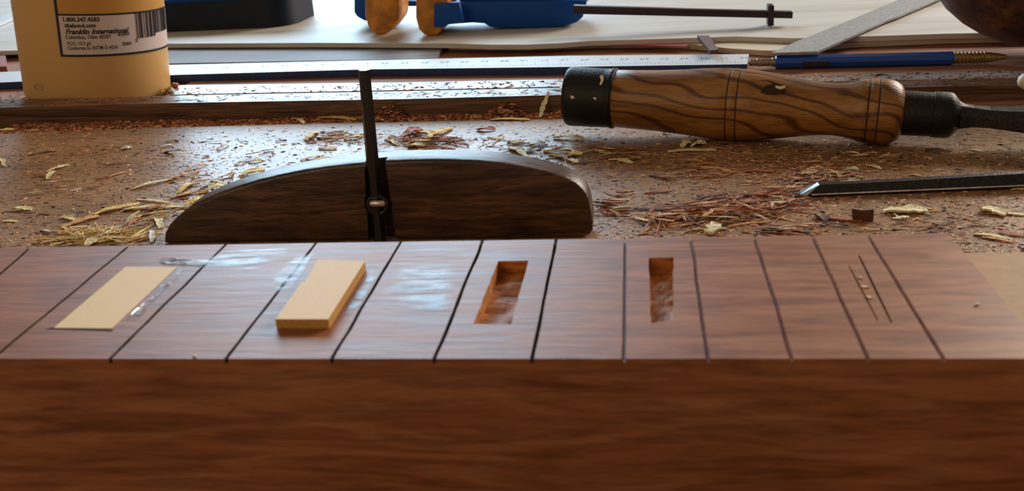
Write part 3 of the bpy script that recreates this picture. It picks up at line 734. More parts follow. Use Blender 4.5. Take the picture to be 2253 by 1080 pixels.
# ------------------------------------------------------------------ boards and sheets behind
o = pxprism('grey_plank', [(180, 143), (957, 128.5), (980, 97), (180, 98)], ZF + .0026, .0024, M['grey_plank'], None, .0003); tag(o, 'thin grey plank with slanted right end, behind the metal rule', 'plank')
far = [(2900, 60), (1.0, 1.0)]
edge = [(-400, 125), (60, 110), (350, 96), (700, 94), (980, 95.5), (1080, 98), (1160, 98), (1230, 95), (1300, 90), (1500, 84), (1620, 80), (1750, 84), (1900, 80), (2080, 74), (2400, 68)]
zz = ZF + .0062
pts = [P(x, y, zz) for x, y in edge]
bm = bmesh.new(); prism(bm, [(p.x, p.y) for p in pts] + [(1.0, 1.5), (-1.5, 1.5)], zz - .0028, zz); o = obj('pale_board', bm, M['white_board']); tag(o, 'large whitish board with wavy front edge, under the blue clamp', 'board')
edge2 = [(985, 100), (1080, 101), (1160, 101), (1250, 98), (1330, 94.5), (1500, 95), (1600, 106), (1700, 112), (1760, 104), (1900, 92), (2090, 84), (2400, 78)]
zz2 = ZF + .0032
pts = [P(x, y, zz2) for x, y in edge2]
bm = bmesh.new(); prism(bm, [(p.x, p.y) for p in pts] + [(0.55, .85), (-0.1, .85)], zz2 - .0028, zz2); o = obj('beige_sheet', bm, M['beige_sheet']); tag(o, 'beige veneer sheet with curling edge beneath the whitish board', 'sheet')
o = pxprism('red_strip', [(1165, 104), (1330, 99), (1512, 101), (1512, 98), (1330, 95), (1165, 99)], zz2 + .0003, .0002, M['red'], None); tag(o, 'thin red strip under front edge of the whitish board', 'strip')
o = pxprism('brown_offcut', [(1562, 111), (1581, 109), (1560, 78), (1534, 78)], ZF + .0085, .0020, M['s_dark'], None, .0003); tag(o, 'short dark brown offcut lying across the board edge', 'offcut')
o = pxprism('left_white_strip', [(-60, 75), (48, 30), (42, 22), (-60, 55)], zz + .003, .0025, M['aluminium'], None, .0003); o.name = 'white_strip'; tag(o, 'slanting white strip at far left behind the glue bottle', 'strip')
o = pxprism('red_block', [(-80, 148), (14, 146), (12, 122), (-80, 124)], ZF + .004, .0038, M['dull_red'], None, .0004); tag(o, 'blurred red offcut at far left edge behind the glue bottle', 'offcut')
o = pxprism('steel_strip', [(1697, 116.5), (1799, 113), (1873, 80), (1906, 64), (1952, 44), (1975, 36), (2036, 10), (2160, -45), (2090, -55), (1975, 0), (1880, 40), (1750, 92)], ZF + .0085, .0012, M['strip_metal'], None, .0002)
tag(o, 'flat grey metal strip lying diagonally towards the brown bowl', 'metal strip')

# ------------------------------------------------------------------ blue pencil (lead holder)
pa = P(1648, 138, ZF + .0033); k = scale_at(pa); pb = P(2225, 125, ZF + .0033)
pen = empty('mechanical_pencil', (0, 0, 0), 'blue lead-holder pencil with ribbed brass grip, lying above the chisel handle', 'pencil')
pen.matrix_world = axis_frame(pa, pb); LP = (pb - pa).length
def tp_(px): return (px - 1648) / (2225 - 1648) * LP
bm = bmesh.new(); lathe(bm, [(0, .0010), (.0004, .0017), (tp_(1665), .0017), (tp_(1667), .0020), (tp_(1700), .0020), (tp_(1702), .0023), (tp_(1708), .0023)], 20, 'x'); obj('push_button', bm, M['pewter'], pen)
bm = bmesh.new(); lathe(bm, [(tp_(1708), .0029), (tp_(1710), .0033), (tp_(2098), .0033), (tp_(2101), .0030)], 8, 'x'); pbod = obj('barrel', bm, M['blue'], pen)
prof = [(tp_(2101), .0025)]
for i in range(9): x = 2103 + i * 8; prof += [(tp_(x), .0029), (tp_(x + 4), .0029), (tp_(x + 5), .0024), (tp_(x + 7), .0024)]
prof += [(tp_(2178), .0025), (tp_(2200), .0018), (tp_(2214), .0010), (tp_(2216), .0004), (tp_(2226), .0003)]
bm = bmesh.new(); lathe(bm, prof, 24, 'x'); obj('grip', bm, M['brass'], pen)['label'] = 'ribbed brass grip and point'
bm = bmesh.new(); box(bm, tp_(1770), tp_(1830), -.0036, -.0025, -.0016, .0004); obj('worn_patch', bm, M['gap'], pbod)

# ------------------------------------------------------------------ brown bowl, top right
bc = P(2262, 88, zz); k = scale_at(bc); rb_ = 0.054
bc = P(2275, 92, zz)
bowl = empty('wooden_bowl', bc, 'rough dark brown wooden bowl at the top right corner', 'bowl')
prof = [(0, .014), (.0015, .018), (.005, .026), (.010, .034), (.017, .042), (.026, .049), (.037, .0535), (.048, .055), (.052, .0545), (.053, .052), (.050, .050), (.035, .046), (.02, .036), (.012, .022), (.010, .002)]
bm = bmesh.new(); lathe(bm, prof, 64, 'z', lambda t, a: 1 + 0.012 * noise.noise(Vector((math.cos(a) * 3, math.sin(a) * 3, t * 60))))
obj('body', bm, M['bowl'], bowl, True)

# ------------------------------------------------------------------ blue bar clamp
ZC = zz
cl = empty('bar_clamp', P(1000, 62, ZC), 'blue quick-grip bar clamp with two orange pads, on the whitish board', 'clamp')
co = Vector(cl.location)
def cpart(o): o.parent = cl; o.matrix_parent_inverse = Matrix.Translation(-co); return o
def vprism(name, poly, Yv, th, mat, bev=0.001, par=None):
    """outline given in pixels on the upright plane y = Yv, extruded back by th"""
    ps = [PV(x, y, Yv) for x, y in poly]; bm = bmesh.new()
    a = [bm.verts.new(p) for p in ps]; b_ = [bm.verts.new((p.x, Yv + th, p.z)) for p in ps]
    bm.faces.new(a); bm.faces.new(b_[::-1])
    for i in range(len(a)): bm.faces.new((a[i], b_[i], b_[(i + 1) % len(a)], a[(i + 1) % len(a)]))
    bmesh.ops.recalc_face_normals(bm, faces=bm.faces)
    if bev: bevel(bm, bev, 2, 0.6)
    o = obj(name, bm, mat); smooth_by_angle(o, 0.6); return cpart(o) if par is None else o
yc = P(1150, 64, ZC).y
vprism('body', [(955, 8), (1010, 5), (1100, 3), (1292, 0), (1288, 18), (1282, 38), (1268, 50), (1240, 58), (1200, 62), (1120, 62), (1078, 60), (1066, 52), (1040, 50), (988, 54), (972, 60), (955, 60)], yc, 0.034, M['clamp_blue'], 0.0012)
vprism('fixed_jaw', [(779, -14), (779, 26), (784, 36), (800, 45), (826, 52), (845, 44), (880, 14), (960, 14), (960, 6), (880, 0), (820, -14)], P(810, 60, ZC).y + .004, 0.02, M['clamp_blue'], 0.001)
def pad(x0, x1, ytop, ybot, label):
    Yp = P((x0 + x1) / 2, ybot, ZC).y; h = ybot - ytop
    c_ = 0.2
    return vprism('pad', [(x0, ytop), (x1, ytop), (x1 + 1, ytop + h * .3), (x1, ytop + h * .68), (x0 + (x1 - x0) * .75, ytop + h * .92), (x0 + (x1 - x0) * .62, ybot), (x0 + (x1 - x0) * .3, ybot), (x0 + 7, ytop + h * .86), (x0, ytop + h * .6)], Yp, 0.030, M['orange'], 0.0022)
pad(802, 878, -30, 76, 'a')['label'] = 'left orange clamp pad'
pad(914, 986, -20, 80, 'b')['label'] = 'right orange clamp pad, half behind the blue body'
vprism('moving_jaw', [(955, 8), (1010, 5), (1020, 50), (988, 54), (972, 60), (955, 60)], P(950, 80, ZC).y - .0015, .0045, M['clamp_blue'], .0005)
YB2 = P(1697, 59, ZC).y
vprism('bar', [(1262, 12), (1500, 20), (1745, 26), (1744, 41), (1500, 36), (1262, 31)], YB2 + .001, 0.005, M['clamp_bar'], 0.0004)
vprism('stop_pin', [(1690, 12), (1704, 12), (1703, 57), (1689, 57)], YB2, 0.008, M['clamp_bar'], 0.0006)
vprism('upper_shell', [(1010, -30), (1240, -30), (1296, -8), (1296, 4), (1010, 7)], yc + .006, 0.028, M['clamp_blue'], 0.002)

# dark navy tool body left of the clamp
yn = P(480, 66, ZC).y
nv = empty('navy_tool_case', P(480, 66, ZC), 'glossy dark navy rounded tool body right of the glue bottle', 'tool')
no_ = Vector(nv.location)
def npart(o): o.parent = nv; o.matrix_parent_inverse = Matrix.Translation(-no_); return o
bm = bmesh.new()
x0_, x1_ = PV(300, 40, yn).x, PV(630, 40, yn).x
pts = [(x0_, yn), (x1_ - .014, yn), (x1_ - .006, yn + .002), (x1_ - .001, yn + .007), (x1_ + .003, yn + .016), (x1_ + .004, yn + .05), (x0_, yn + .05)]
prism(bm, pts, ZC, PV(480, 3, yn).z); bevel(bm, .0015, 3); o = obj('shell', bm, M['navy']); smooth_by_angle(o, .7); npart(o)
zt_ = PV(480, 3, yn).z
bm = bmesh.new(); prism(bm, [(p[0] * 1.0 + (0.003 if p[0] < -.2 else -.002), p[1] + .003) for p in pts], zt_ - .001, zt_ + .0025); bevel(bm, .001, 2)
npart(obj('lid', bm, M['clamp_blue']))['label'] = 'blue top rim of the navy tool body'

# ------------------------------------------------------------------ shavings and chips
def ribbon(L_, W_, T_, arch, twist, curl, seed, n_=9, ragged=0.3):
    rg = random.Random(seed); bm = bmesh.new(); prev = None
    x = -L_ / 2; z = 0; pos = []
    for i in range(n_ + 1):
        u = i / n_
        px_ = (u - .5) * L_; pz = arch * .22 * math.sin(PI * u) * (1 + .4 * rg.uniform(-1, 1)); py = curl * .6 * math.sin(PI * u * 1.3) + W_ * rg.uniform(-.12, .12)
        ww = W_ * (0.35 + 0.65 * math.sin(PI * min(1, max(0, u * 0.9 + 0.08))) ** 0.6) * (1 + rg.uniform(-ragged, ragged))
        a = twist * (u - .5)
        c_, s_ = math.cos(a), math.sin(a)
        cur = []
        for sy, sz in ((-1, -1), (-.1, -1.2), (1, -1), (1, 1), (.1, 1.5), (-1, 1)):
            y = sy * ww / 2; zz_ = sz * T_ / 2 + abs(sy) * ww * 0.12
            cur.append(bm.verts.new((px_, py + y * c_ - zz_ * s_, pz + y * s_ + zz_ * c_)))
        if prev:
            for j in range(6): bm.faces.new((prev[j], prev[(j + 1) % 6], cur[(j + 1) % 6], cur[j]))
        else: bm.faces.new(cur[::-1])
        prev = cur
    bm.faces.new(prev)
    mz = min(v.co.z for v in bm.verts)
    for v in bm.verts: v.co.z -= mz
    return bm
GR = 0
def shave(label, x0, y0, x1, y1, wpx, col, arch=0.15, twist=0.6, curl=0.05, z=0.0001, z1=None, cat='wood shaving', name='wood_shaving', group=None, base=0.0):
    global GR; GR += 1
    a, b_ = P(x0, y0, base), P(x1, y1, base); d = b_ - a; L_ = d.length; s_ = scale_at(a)
    W_ = wpx * s_ * 1.5; T_ = max(.00022, W_ * .14)
    bm = ribbon(L_, W_, T_, min(arch * L_, 0.0028), twist, curl * L_, GR)
    o = obj(name, bm, M[col], None, False)
    o.location = (a + b_) / 2 + Vector((0, 0, z)); o.rotation_euler = (0, 0, math.atan2(d.y, d.x))
    return tag(o, label, cat, group)
SH = [
 ('small white chip on the bare bench, far left of the black rod', 268, 330, 291, 326, 11, 's_white', .2, .3),
 ('pinkish-white chip pair, right of the lone white chip', 355, 326, 379, 319, 6, 's_white', .2, .5),
 ('tiny round white crumb below the pinkish-white chip', 367, 341, 380, 337, 7, 's_white', .2, .2),
 ('small grey-edged chip above the left arm of the arched plane', 477, 331, 502, 320, 6, 's_white', .25, .6),
 ('long upper limb of the pale hook-shaped shaving at left', 105, 380, 150, 364, 8, 's_cream', .15, .6),
 ('short lower limb of the pale hook-shaped shaving at left', 106, 396, 118, 378, 7, 's_cream', .15, .4),
 ('dark sliver above the pale hook-shaped shaving', 62, 343, 124, 333, 3, 's_dark', .08, .3),
 ('brown sliver lying alone in the middle of the left bench', 210, 398, 260, 384, 5, 's_red', .1, .3),
 ('tan splinter touching the lone brown sliver', 238, 391, 279, 379, 4, 's_pink', .1, .3),
 ('dark red fleck above the lone brown sliver', 236, 363, 272, 360, 3, 's_red', .1, .3),
 ('long pale splinter running up towards the arched plane', 292, 418, 370, 397, 9, 's_cream', .1, .5),
 ('tan continuation splinter with forked upper end', 365, 400, 436, 379, 8, 's_tan', .12, .5),
 ('bent pale sliver with dark underside above the forked splinter', 408, 377, 452, 363, 6, 's_pink', .2, .8),
 ('stout yellow bundle-like shaving just above left shoulder of the arched plane', 531, 390, 581, 374, 15, 's_yellow', .12, .5),
 ('flat yellow shaving beneath the stout yellow one', 533, 400, 572, 396, 6, 's_cream', .1, .3),
 ('olive shaving pointing right, above the stout yellow one', 516, 364, 545, 356, 6, 's_tan', .2, .6),
 ('small yellow shaving with red tip above the stout yellow one', 546, 358, 578, 354, 7, 's_yellow', .2, .6),
 ('orange-tipped pale splinter slanting down to the plane', 463, 398, 509, 411, 5, 's_cream', .1, .4),
 ('fluffy yellow curl on the left slope above the plane edge', 394, 428, 420, 406, 10, 's_yellow', .3, .9),
 ('red-brown stick beneath the fluffy yellow curl', 373, 439, 452, 421, 5, 's_red', .06, .2),
 ('whitish barrel curl beside the plane shoulder', 452, 427, 487, 410, 12, 's_cream', .25, 1.2),
 ('ragged yellow curl touching the left shoulder of the plane', 407, 460, 457, 438, 14, 's_yellow', .25, .9),
 ('flat cream splinter left of the ragged yellow curl', 301, 441, 376, 447, 6, 's_cream', .08, .3),
 ('longest golden shaving of the left heap, upper half', 196, 478, 307, 449, 12, 's_yellow', .07, .5),
 ('longest golden shaving of the left heap, lower hooked half', 137, 505, 215, 476, 11, 's_tan', .08, .4),
 ('long cream shaving lying level at top of the left heap', 273, 463, 410, 456, 11, 's_cream', .05, .4),
 ('dark-edged splinter crossing the left heap', 330, 465, 373, 452, 5, 's_red', .1, .3),
 ('brown stick in the middle of the left heap', 280, 492, 318, 473, 8, 's_tan', .1, .3),
 ('short pale peg at the left end of the heap', 134, 480, 171, 486, 9, 's_cream', .1, .3),
 ('lone cream shaving near the left frame edge', 26, 461, 71, 462, 11, 's_cream', .12, .5),
 ('dark brown twig at the foot of the golden shaving', 93, 518, 128, 513, 6, 's_dark', .08, .3),
 ('thick pale roll lying against the block, left heap', 190, 543, 244, 517, 17, 's_cream', .1, .3),
 ('upright pale peg near the plane, in the left heap', 342, 480, 357, 503, 9, 's_cream', .15, .3),
 ('white peg beside the left end of the arched plane', 332, 510, 337, 534, 9, 's_white', .1, .3),
 ('cream curl cut by the left frame edge', -4, 352, 15, 367, 8, 's_cream', .2, .5),
 ('yellow splinter in the joint at the left frame edge', -4, 289, 30, 286, 8, 's_yellow', .06, .3),
 ('pale forked splinter at the joint, left of the black rod', 646, 262, 672, 273, 6, 's_cream', .2, .6),
 ('pale splinter stacked near left edge above the block', 6, 489, 38, 488, 6, 's_cream', .1, .3),
 ('yellow shaving with brown tail in the joint left of the black rod', 701, 260, 785, 264, 8, 's_yellow', .06, .4),
 ('pale wedge standing in the left cluster behind the plane', 675, 311, 695, 292, 10, 's_cream', .25, .6),
 ('cream stick in the left cluster behind the plane', 697, 305, 744, 303, 7, 's_cream', .08, .3),
 ('pale shaving touching the black rod on its left', 757, 309, 803, 299, 10, 's_cream', .15, .6),
 ('flat yellow shaving alone below the left cluster', 701, 328, 742, 328, 8, 's_yellow', .08, .4),
 ('cream splinter above the plane top, left of the rod', 662, 354, 704, 344, 6, 's_cream', .1, .4),
 ('yellow-edged splinter above the plane top, left of the rod', 684, 355, 740, 349, 8, 's_yellow', .1, .4),
 ('broad yellow blade-like shaving right of the black rod', 940, 308, 990, 285, 14, 's_yellow', .2, .5),
 ('cream flat shaving left of the broad yellow blade-like one', 916, 293, 958, 295, 10, 's_cream', .12, .5),
 ('crumpled yellow shaving under the broad yellow blade-like one', 897, 325, 939, 321, 12, 's_yellow', .15, .7),
 ('pale splinter just right of the black rod', 847, 308, 878, 320, 7, 's_cream', .12, .5),
 ('red-brown tuft right of the black rod', 888, 306, 923, 288, 16, 's_red', .3, .9),
 ('long straight yellow splinter in the joint behind the plane', 1079, 265, 1166, 264, 7, 's_yellow', .03, .2),
 ('dark red flake pair in front of the long joint splinter', 1050, 288, 1090, 286, 9, 's_red', .25, .8),
 ('cream shaving with curled tip, right of the plane crown', 1116, 313, 1153, 314, 8, 's_cream', .2, .6),
 ('pale thin splinter above the plane crown', 1073, 303, 1114, 309, 5, 's_cream', .1, .4),
 ('curled cream shaving below the black hoop', 1217, 306, 1284, 305, 9, 's_cream', .18, .9),
 ('dark red sliver pointing up right, right of the plane crown', 1156, 338, 1202, 319, 7, 's_dark', .12, .5),
 ('broadest pale yellow shaving right of the plane', 1196, 335, 1282, 341, 13, 's_yellow', .10, .6),
 ('whitish wedge shaving left of the broadest pale yellow one', 1122, 328, 1169, 352, 10, 's_cream', .10, .6),
 ('thin tan splinter under the broadest pale yellow one', 1208, 341, 1246, 351, 6, 's_cream', .1, .4),
 ('stubby cream plug-like chip below the broadest pale yellow one', 1247, 353, 1273, 360, 11, 's_cream', .12, .4),
 ('pinkish splinter at the shadow edge under the handle', 1302, 332, 1335, 338, 7, 's_cream', .12, .5),
 ('pale folded shaving with raised flaps in front of the handle', 1342, 353, 1392, 360, 10, 's_cream', .12, .5),
 ('red-brown shaving pointing right in front of the handle', 1354, 329, 1416, 331, 6, 's_red', .08, .3),
 ('pale rolled stick in front of the middle of the handle', 1469, 336, 1575, 331, 9, 's_cream', .03, .2),
 ('upright fin-like pale flap beside the rolled stick', 1504, 326, 1517, 316, 12, 's_cream', .5, 1.2),
 ('curly pale flake on the right end of the rolled stick', 1522, 325, 1552, 318, 11, 's_cream', .4, 1.3),
 ('brown stick on bare bench below the handle middle', 1428, 388, 1478, 397, 5, 's_dark', .06, .2),
 ('brown splinter right of the arched plane end', 1418, 426, 1473, 422, 5, 's_red', .06, .2),
 ('long dark stick on top of the red heap', 1531, 441, 1600, 427, 6, 's_dark', .05, .2),
 ('long dark stick at the left end of the red heap', 1394, 461, 1476, 463, 5, 's_dark', .04, .2),
 ('upright cream petal at the foot of the red heap', 1566, 517, 1579, 496, 20, 's_cream', .3, .5),
 ('flat red-brown chip lying alone below handle, left of the bright tip', 1641, 379, 1703, 379, 8, 's_red', .08, .3),
 ('dark red stick behind the bright chisel tip', 1752, 402, 1822, 390, 9, 's_red', .1, .4),
 ('red stick rising right behind the bright chisel tip', 1800, 395, 1841, 374, 8, 's_dark', .12, .4),
 ('pale leaf curl behind the chisel blade, right of the red stick', 1845, 380, 1888, 373, 11, 's_cream', .2, .7),
 ('pale claw-like shaving between red stick and chisel blade', 1838, 383, 1856, 396, 9, 's_cream', .25, .7),
 ('ragged pale tuft above the dark red stick', 1764, 386, 1800, 378, 10, 's_cream', .35, 1.0),
 ('thin cream splinter on bench above the chisel blade', 1906, 364, 1941, 373, 6, 's_cream', .1, .4),
 ('small tan chip close under the pinched waist of handle', 1862, 336, 1891, 339, 6, 's_cream', .12, .4),
 ('tan crumb lying just above the chisel blade', 2003, 386, 2028, 388, 5, 's_tan', .12, .4),
 ('large cream leaf-shaped flake below the chisel blade', 1944, 469, 2039, 466, 21, 's_cream', .06, .4),
 ('large cream kite-shaped flake at the right edge', 2157, 463, 2215, 474, 22, 's_cream', .07, .5),
 ('thin tail of the kite-shaped flake at the right edge', 2205, 471, 2256, 475, 8, 's_cream', .05, .3),
 ('red-brown slab between the red heap and the cream leaf', 1823, 483, 1897, 489, 11, 's_red', .05, .3),
 ('bent dark red chunk left of the red-brown slab', 1795, 476, 1822, 489, 13, 's_dark', .25, .8),
 ('dark red stick near block top edge below the red heap', 1710, 512, 1784, 509, 6, 's_dark', .05, .3),
 ('cream shaving near the right rear corner of the block', 2143, 517, 2222, 526, 9, 's_cream', .07, .5),
 ('red splinter above the cream shaving near block corner', 2196, 514, 2256, 521, 7, 's_red', .06, .4),
 ('brown splinter beneath the cream shaving near block corner', 2160, 524, 2232, 534, 5, 's_tan', .05, .3),
 ('dark brown chip right below the dark ferrule', 2035, 330, 2090, 334, 7, 's_dark', .08, .4),
 ('cream chip at right edge below the iron blade', 2136, 331, 2162, 334, 5, 's_cream', .1, .4),
 ('pale sliver peeping under chisel blade at right edge', 2225, 419, 2256, 417, 5, 's_yellow', .06, .3),
]
for s_ in SH: shave(*s_)
# cream flaps of the folded shaving
# splinter leaning against the rail
a = P(1188, 259, 0.0002); b_ = PV(1207, 203, a.y + .012); d = b_ - a
bm = ribbon(d.length, .0022, .0004, 0, .3, 0, 77); o = obj('wood_shaving', bm, M['s_cream'])
o.matrix_world = axis_frame(a, b_) @ Matrix.Translation((d.length / 2, 0, 0)); tag(o, 'pale splinter leaning upright against the rail', 'wood shaving')
# upright square brown chip
c1 = P(1876, 488, 0.0); YC = c1.y; ps = [PV(x, y, YC) for x, y in ((1877, 486), (1921, 487), (1923, 461), (1898, 463), (1875, 459))]
bm = bmesh.new(); A_ = [bm.verts.new(p) for p in ps]; B_ = [bm.verts.new((p.x, YC + .0012, p.z)) for p in ps]; bm.faces.new(A_); bm.faces.new(B_[::-1])
for i in range(5): bm.faces.new((A_[i], B_[i], B_[(i + 1) % 5], A_[(i + 1) % 5]))
tag(obj('wood_chip', bm, M['s_dark']), 'square dark brown chip standing on edge beside the cream leaf', 'wood chip')
# nugget and pearl beside the bottle
def pebble(name, px, py, z, r, mat, label, seed, sq=(1, 1, .7)):
    q = P(px, py, z); bm = bmesh.new(); bmesh.ops.create_icosphere(bm, subdivisions=2, radius=r)
    for v in bm.verts: v.co *= 1 + .25 * noise.noise(v.co * 900 + Vector((seed, 0, 0))); v.co = Vector((v.co.x * sq[0], v.co.y * sq[1], v.co.z * sq[2]))
    o = obj(name, bm, mat, None, True); o.location = (q.x, q.y, z + r * sq[2] * .9); return tag(o, label, 'crumb')
pebble('wood_crumb', 386, 193, ZF + .0006, .0022, M['s_red'], 'red-brown crumb against the foot of the glue bottle', 2)
pebble('glue_drop', 379, 203, ZF + .0006, .0014, M['paint'], 'white bead in front of the red-brown crumb by the bottle', 5)
o = pxprism('paper_scrap', [(1226, 196), (1252, 194), (1252, 182), (1245, 183)], ZF + .0012, .0005, M['white_board'], None); tag(o, 'white paper corner peeping out left of the black hoop', 'paper')
pebble('white_bead', 2256, 196, ZL, .0035, M['paint'], 'white rounded knob at right edge above the iron blade', 9, (1, 1, 1))

# prototypes for the anonymous shavings
protos = {}
for ci, col in enumerate(('s_cream', 's_yellow', 's_tan', 's_red', 's_dark', 's_pink', 's_white')):
    protos[col] = []
    for k in range(4):
        bm = ribbon(1.0, random.uniform(.09, .22), .03, random.uniform(.0, .05), random.uniform(.2, 1.4), random.uniform(-.12, .12), 500 + ci * 10 + k, n_=6)
        bmesh.ops.recalc_face_normals(bm, faces=bm.faces); me = bpy.data.meshes.new('shaving_shape'); bm.to_mesh(me); bm.free(); me.materials.append(M[col]); protos[col].append(me)
def occupied(x, y):
    # pixels covered by the router plane, block or big chisel
    if y > 545 - 0.0135 * x: return True
    if 355 < x < 1310 and y > 350 + 190 * abs((x - 930) / 560) ** 2.6: return True
    return False
IND = 0.36; joined = {}
def scatter(n_, cx, cy, rx, ry, cols, lmin, lmax, label, group, slope=0.0, base=0.0, zmax=.0015, adir=0.0):
    k = 0; guard = 0
    while k < n_ and guard < n_ * 30:
        guard += 1
        u, v = random.gauss(0, .45), random.gauss(0, .45)
        if abs(u) > 1 or abs(v) > 1: continue
        x = cx + u * rx; y = cy + v * ry + slope * u * rx
        if occupied(x, y): continue
        col = random.choice(cols); me = random.choice(protos[col]); L_ = random.uniform(lmin, lmax)
        q = P(x, y, base)
        loc_ = (q.x, q.y, base + .0001 + random.random() ** 2 * zmax * max(0, 1 - (u * u + v * v)))
        ww = random.uniform(.7, 1.3) * min(1, .006 / L_)
        rot_ = (random.uniform(-.3, .3), random.uniform(-.12, .12), random.gauss(adir, .5) + random.choice((0, PI)))
        if k < max(5, n_ * IND):
            o = bpy.data.objects.new('wood_shaving', me); COL.objects.link(o)
            o.location = loc_; o.scale = (L_, L_ * ww, L_ * ww); o.rotation_euler = rot_
            tag(o, label, 'wood shaving', group)
        else:
            from mathutils import Euler
            joined.setdefault(group, []).append((me, Matrix.LocRotScale(Vector(loc_), Euler(rot_), Vector((L_, L_ * ww, L_ * ww)))))
        k += 1
scatter(48, 205, 520, 130, 24, ('s_cream', 's_cream', 's_yellow', 's_tan'), .006, .014, 'thin cream or golden strand in the tangle against the block at left', 'strands in the left tangle', -.06, adir=.15)
scatter(26, 330, 478, 130, 34, ('s_cream', 's_yellow', 's_red', 's_tan', 's_tan'), .005, .014, 'small splinter of the slanting trail left of the arched plane', 'splinters left of the plane', -.28, adir=.5)
scatter(16, 420, 410, 110, 30, ('s_cream', 's_red', 's_tan', 's_pink'), .005, .012, 'small splinter above the left shoulder of the arched plane', 'splinters above the plane shoulder', -.25, adir=.4)
scatter(22, 745, 305, 90, 14, ('s_cream', 's_red', 's_red', 's_pink'), .006, .014, 'small splinter in the mixed cluster around the black rod', 'splinters around the rod', adir=0)
scatter(36, 930, 312, 100, 22, ('s_red', 's_red', 's_cream', 's_pink', 's_yellow', 's_dark'), .006, .015, 'small splinter in the mixed cluster behind the plane crown', 'splinters behind the plane crown', .06)
scatter(24, 1190, 335, 110, 26, ('s_red', 's_cream', 's_pink', 's_dark'), .005, .013, 'small splinter in the scatter below the black hoop', 'splinters below the hoop', .15)
scatter(20, 1360, 342, 70, 22, ('s_red', 's_pink', 's_red', 's_cream'), .006, .013, 'red or pink splinter in the patch in front of the handle', 'splinters before the handle', .2)
scatter(22, 1520, 375, 110, 26, ('s_tan', 's_pink', 's_red'), .005, .011, 'tan fibre on the shaded bench before the handle', 'fibres before the handle')
scatter(26, 1345, 455, 45, 34, ('s_pink', 's_cream', 's_red', 's_tan'), .005, .010, 'pinkish splinter in the small heap at the right end of the arched plane', 'splinters at the plane end')
scatter(110, 1580, 470, 180, 34, ('s_red', 's_red', 's_red', 's_pink', 's_tan', 's_cream', 's_dark'), .006, .015, 'thin red-brown or cream strand in the large red heap', 'strands in the red heap', -.12, zmax=.004, adir=.35)
scatter(40, 1690, 445, 100, 26, ('s_red', 's_red', 's_pink', 's_dark', 's_tan'), .007, .016, 'red-brown strand heaped around the bright chisel tip', 'strands at the chisel tip', -.25, zmax=.004, adir=.4)
scatter(24, 1820, 383, 80, 18, ('s_red', 's_cream', 's_cream', 's_pink'), .005, .011, 'small splinter in the cluster behind the chisel blade', 'splinters behind the blade', zmax=.003)
scatter(18, 1760, 505, 130, 14, ('s_red', 's_dark', 's_pink'), .005, .010, 'red splinter along the rear edge of the block at right', 'splinters by the block edge')
scatter(26, 2060, 490, 190, 40, ('s_tan', 's_cream', 's_dark', 's_red'), .003, .008, 'small chip on the speckled bench near the right edge', 'chips near the right edge')
scatter(18, 1900, 345, 240, 26, ('s_tan', 's_cream', 's_pink'), .003, .007, 'tiny chip on the bench between handle and narrow blade', 'chips between the chisels')
scatter(20, 130, 440, 130, 80, ('s_cream', 's_tan', 's_red', 's_white'), .003, .008, 'small chip scattered on the bare left bench', 'chips on the left bench')
scatter(16, 480, 330, 200, 40, ('s_dark', 's_red', 's_white'), .003, .007, 'small chip scattered on the glossy bench left of the rod', 'chips on the glossy bench')

for grp, lst in joined.items():
    vs, fs, mi, ml = [], [], [], []
    for me, mtx in lst:
        b0 = len(vs); vs += [mtx @ v.co for v in me.vertices]
        if me.materials[0] not in ml: ml.append(me.materials[0])
        for p in me.polygons: fs.append([b0 + i for i in p.vertices]); mi.append(ml.index(me.materials[0]))
    me = bpy.data.meshes.new('shaving_litter'); me.from_pydata(vs, [], fs); me.update()
    o = link('shaving_litter', me, ml); me.polygons.foreach_set('material_index', mi); tag(o, 'smallest pieces among the ' + grp, 'wood shavings', None, 'stuff')

# crumbs too many to count: bench specks and sawdust in the joint, each one joined object
def crumbs(name, n_, place, mats, sizes, label, seed, long_=(1, 3)):
    rg = random.Random(seed); bm = bmesh.new()
    for _ in range(n_):
        r = place(rg)
        if r is None: continue
        x, y, z = r; s_ = rg.uniform(*sizes) * (1 if rg.random() < .85 else 1.8); l = s_ * rg.uniform(*long_); a = rg.gauss(0.1, .7)
        c_, sn = math.cos(a), math.sin(a); h_ = s_ * rg.uniform(.25, .7); mi = rg.randrange(len(mats)); tilt = rg.uniform(-.5, .5) * h_
        vs = [bm.verts.new((x + dx * c_ - dy * sn, y + dx * sn + dy * c_, z + dz)) for dx, dy, dz in ((-l, 0, tilt), (0, -s_, 0), (l, 0, -tilt), (0, s_, 0), (rg.uniform(-.3, .3) * l, 0, h_))]
        for i in range(4): f = bm.faces.new((vs[i], vs[(i + 1) % 4], vs[4])); f.material_index = mi
        bm.faces.new((vs[3], vs[2], vs[1], vs[0])).material_index = mi
    me = bpy.data.meshes.new(name); bm.to_mesh(me); bm.free()
    return tag(link(name, me, mats), label, 'sawdust', None, 'stuff')
def on_bench(rg):
    x = rg.uniform(-40, 2300); y = 268 + (rg.random() ** 0.9) * 300
    if y < 296 - x * 0.025: return None
    if occupied(x, y) and not (x > 2080): return None
    q = P(x, y, 0); return q.x, q.y, q.z
crumbs('bench_crumbs', 13000, on_bench, [M['s_dark'], M['s_tan'], M['s_red'], M['s_dark'], M['gap'], M['s_tan'], M['s_red'], M['s_pink']], (.00014, .0005), 'fine dark and pale wood specks strewn over the bench top', 11)
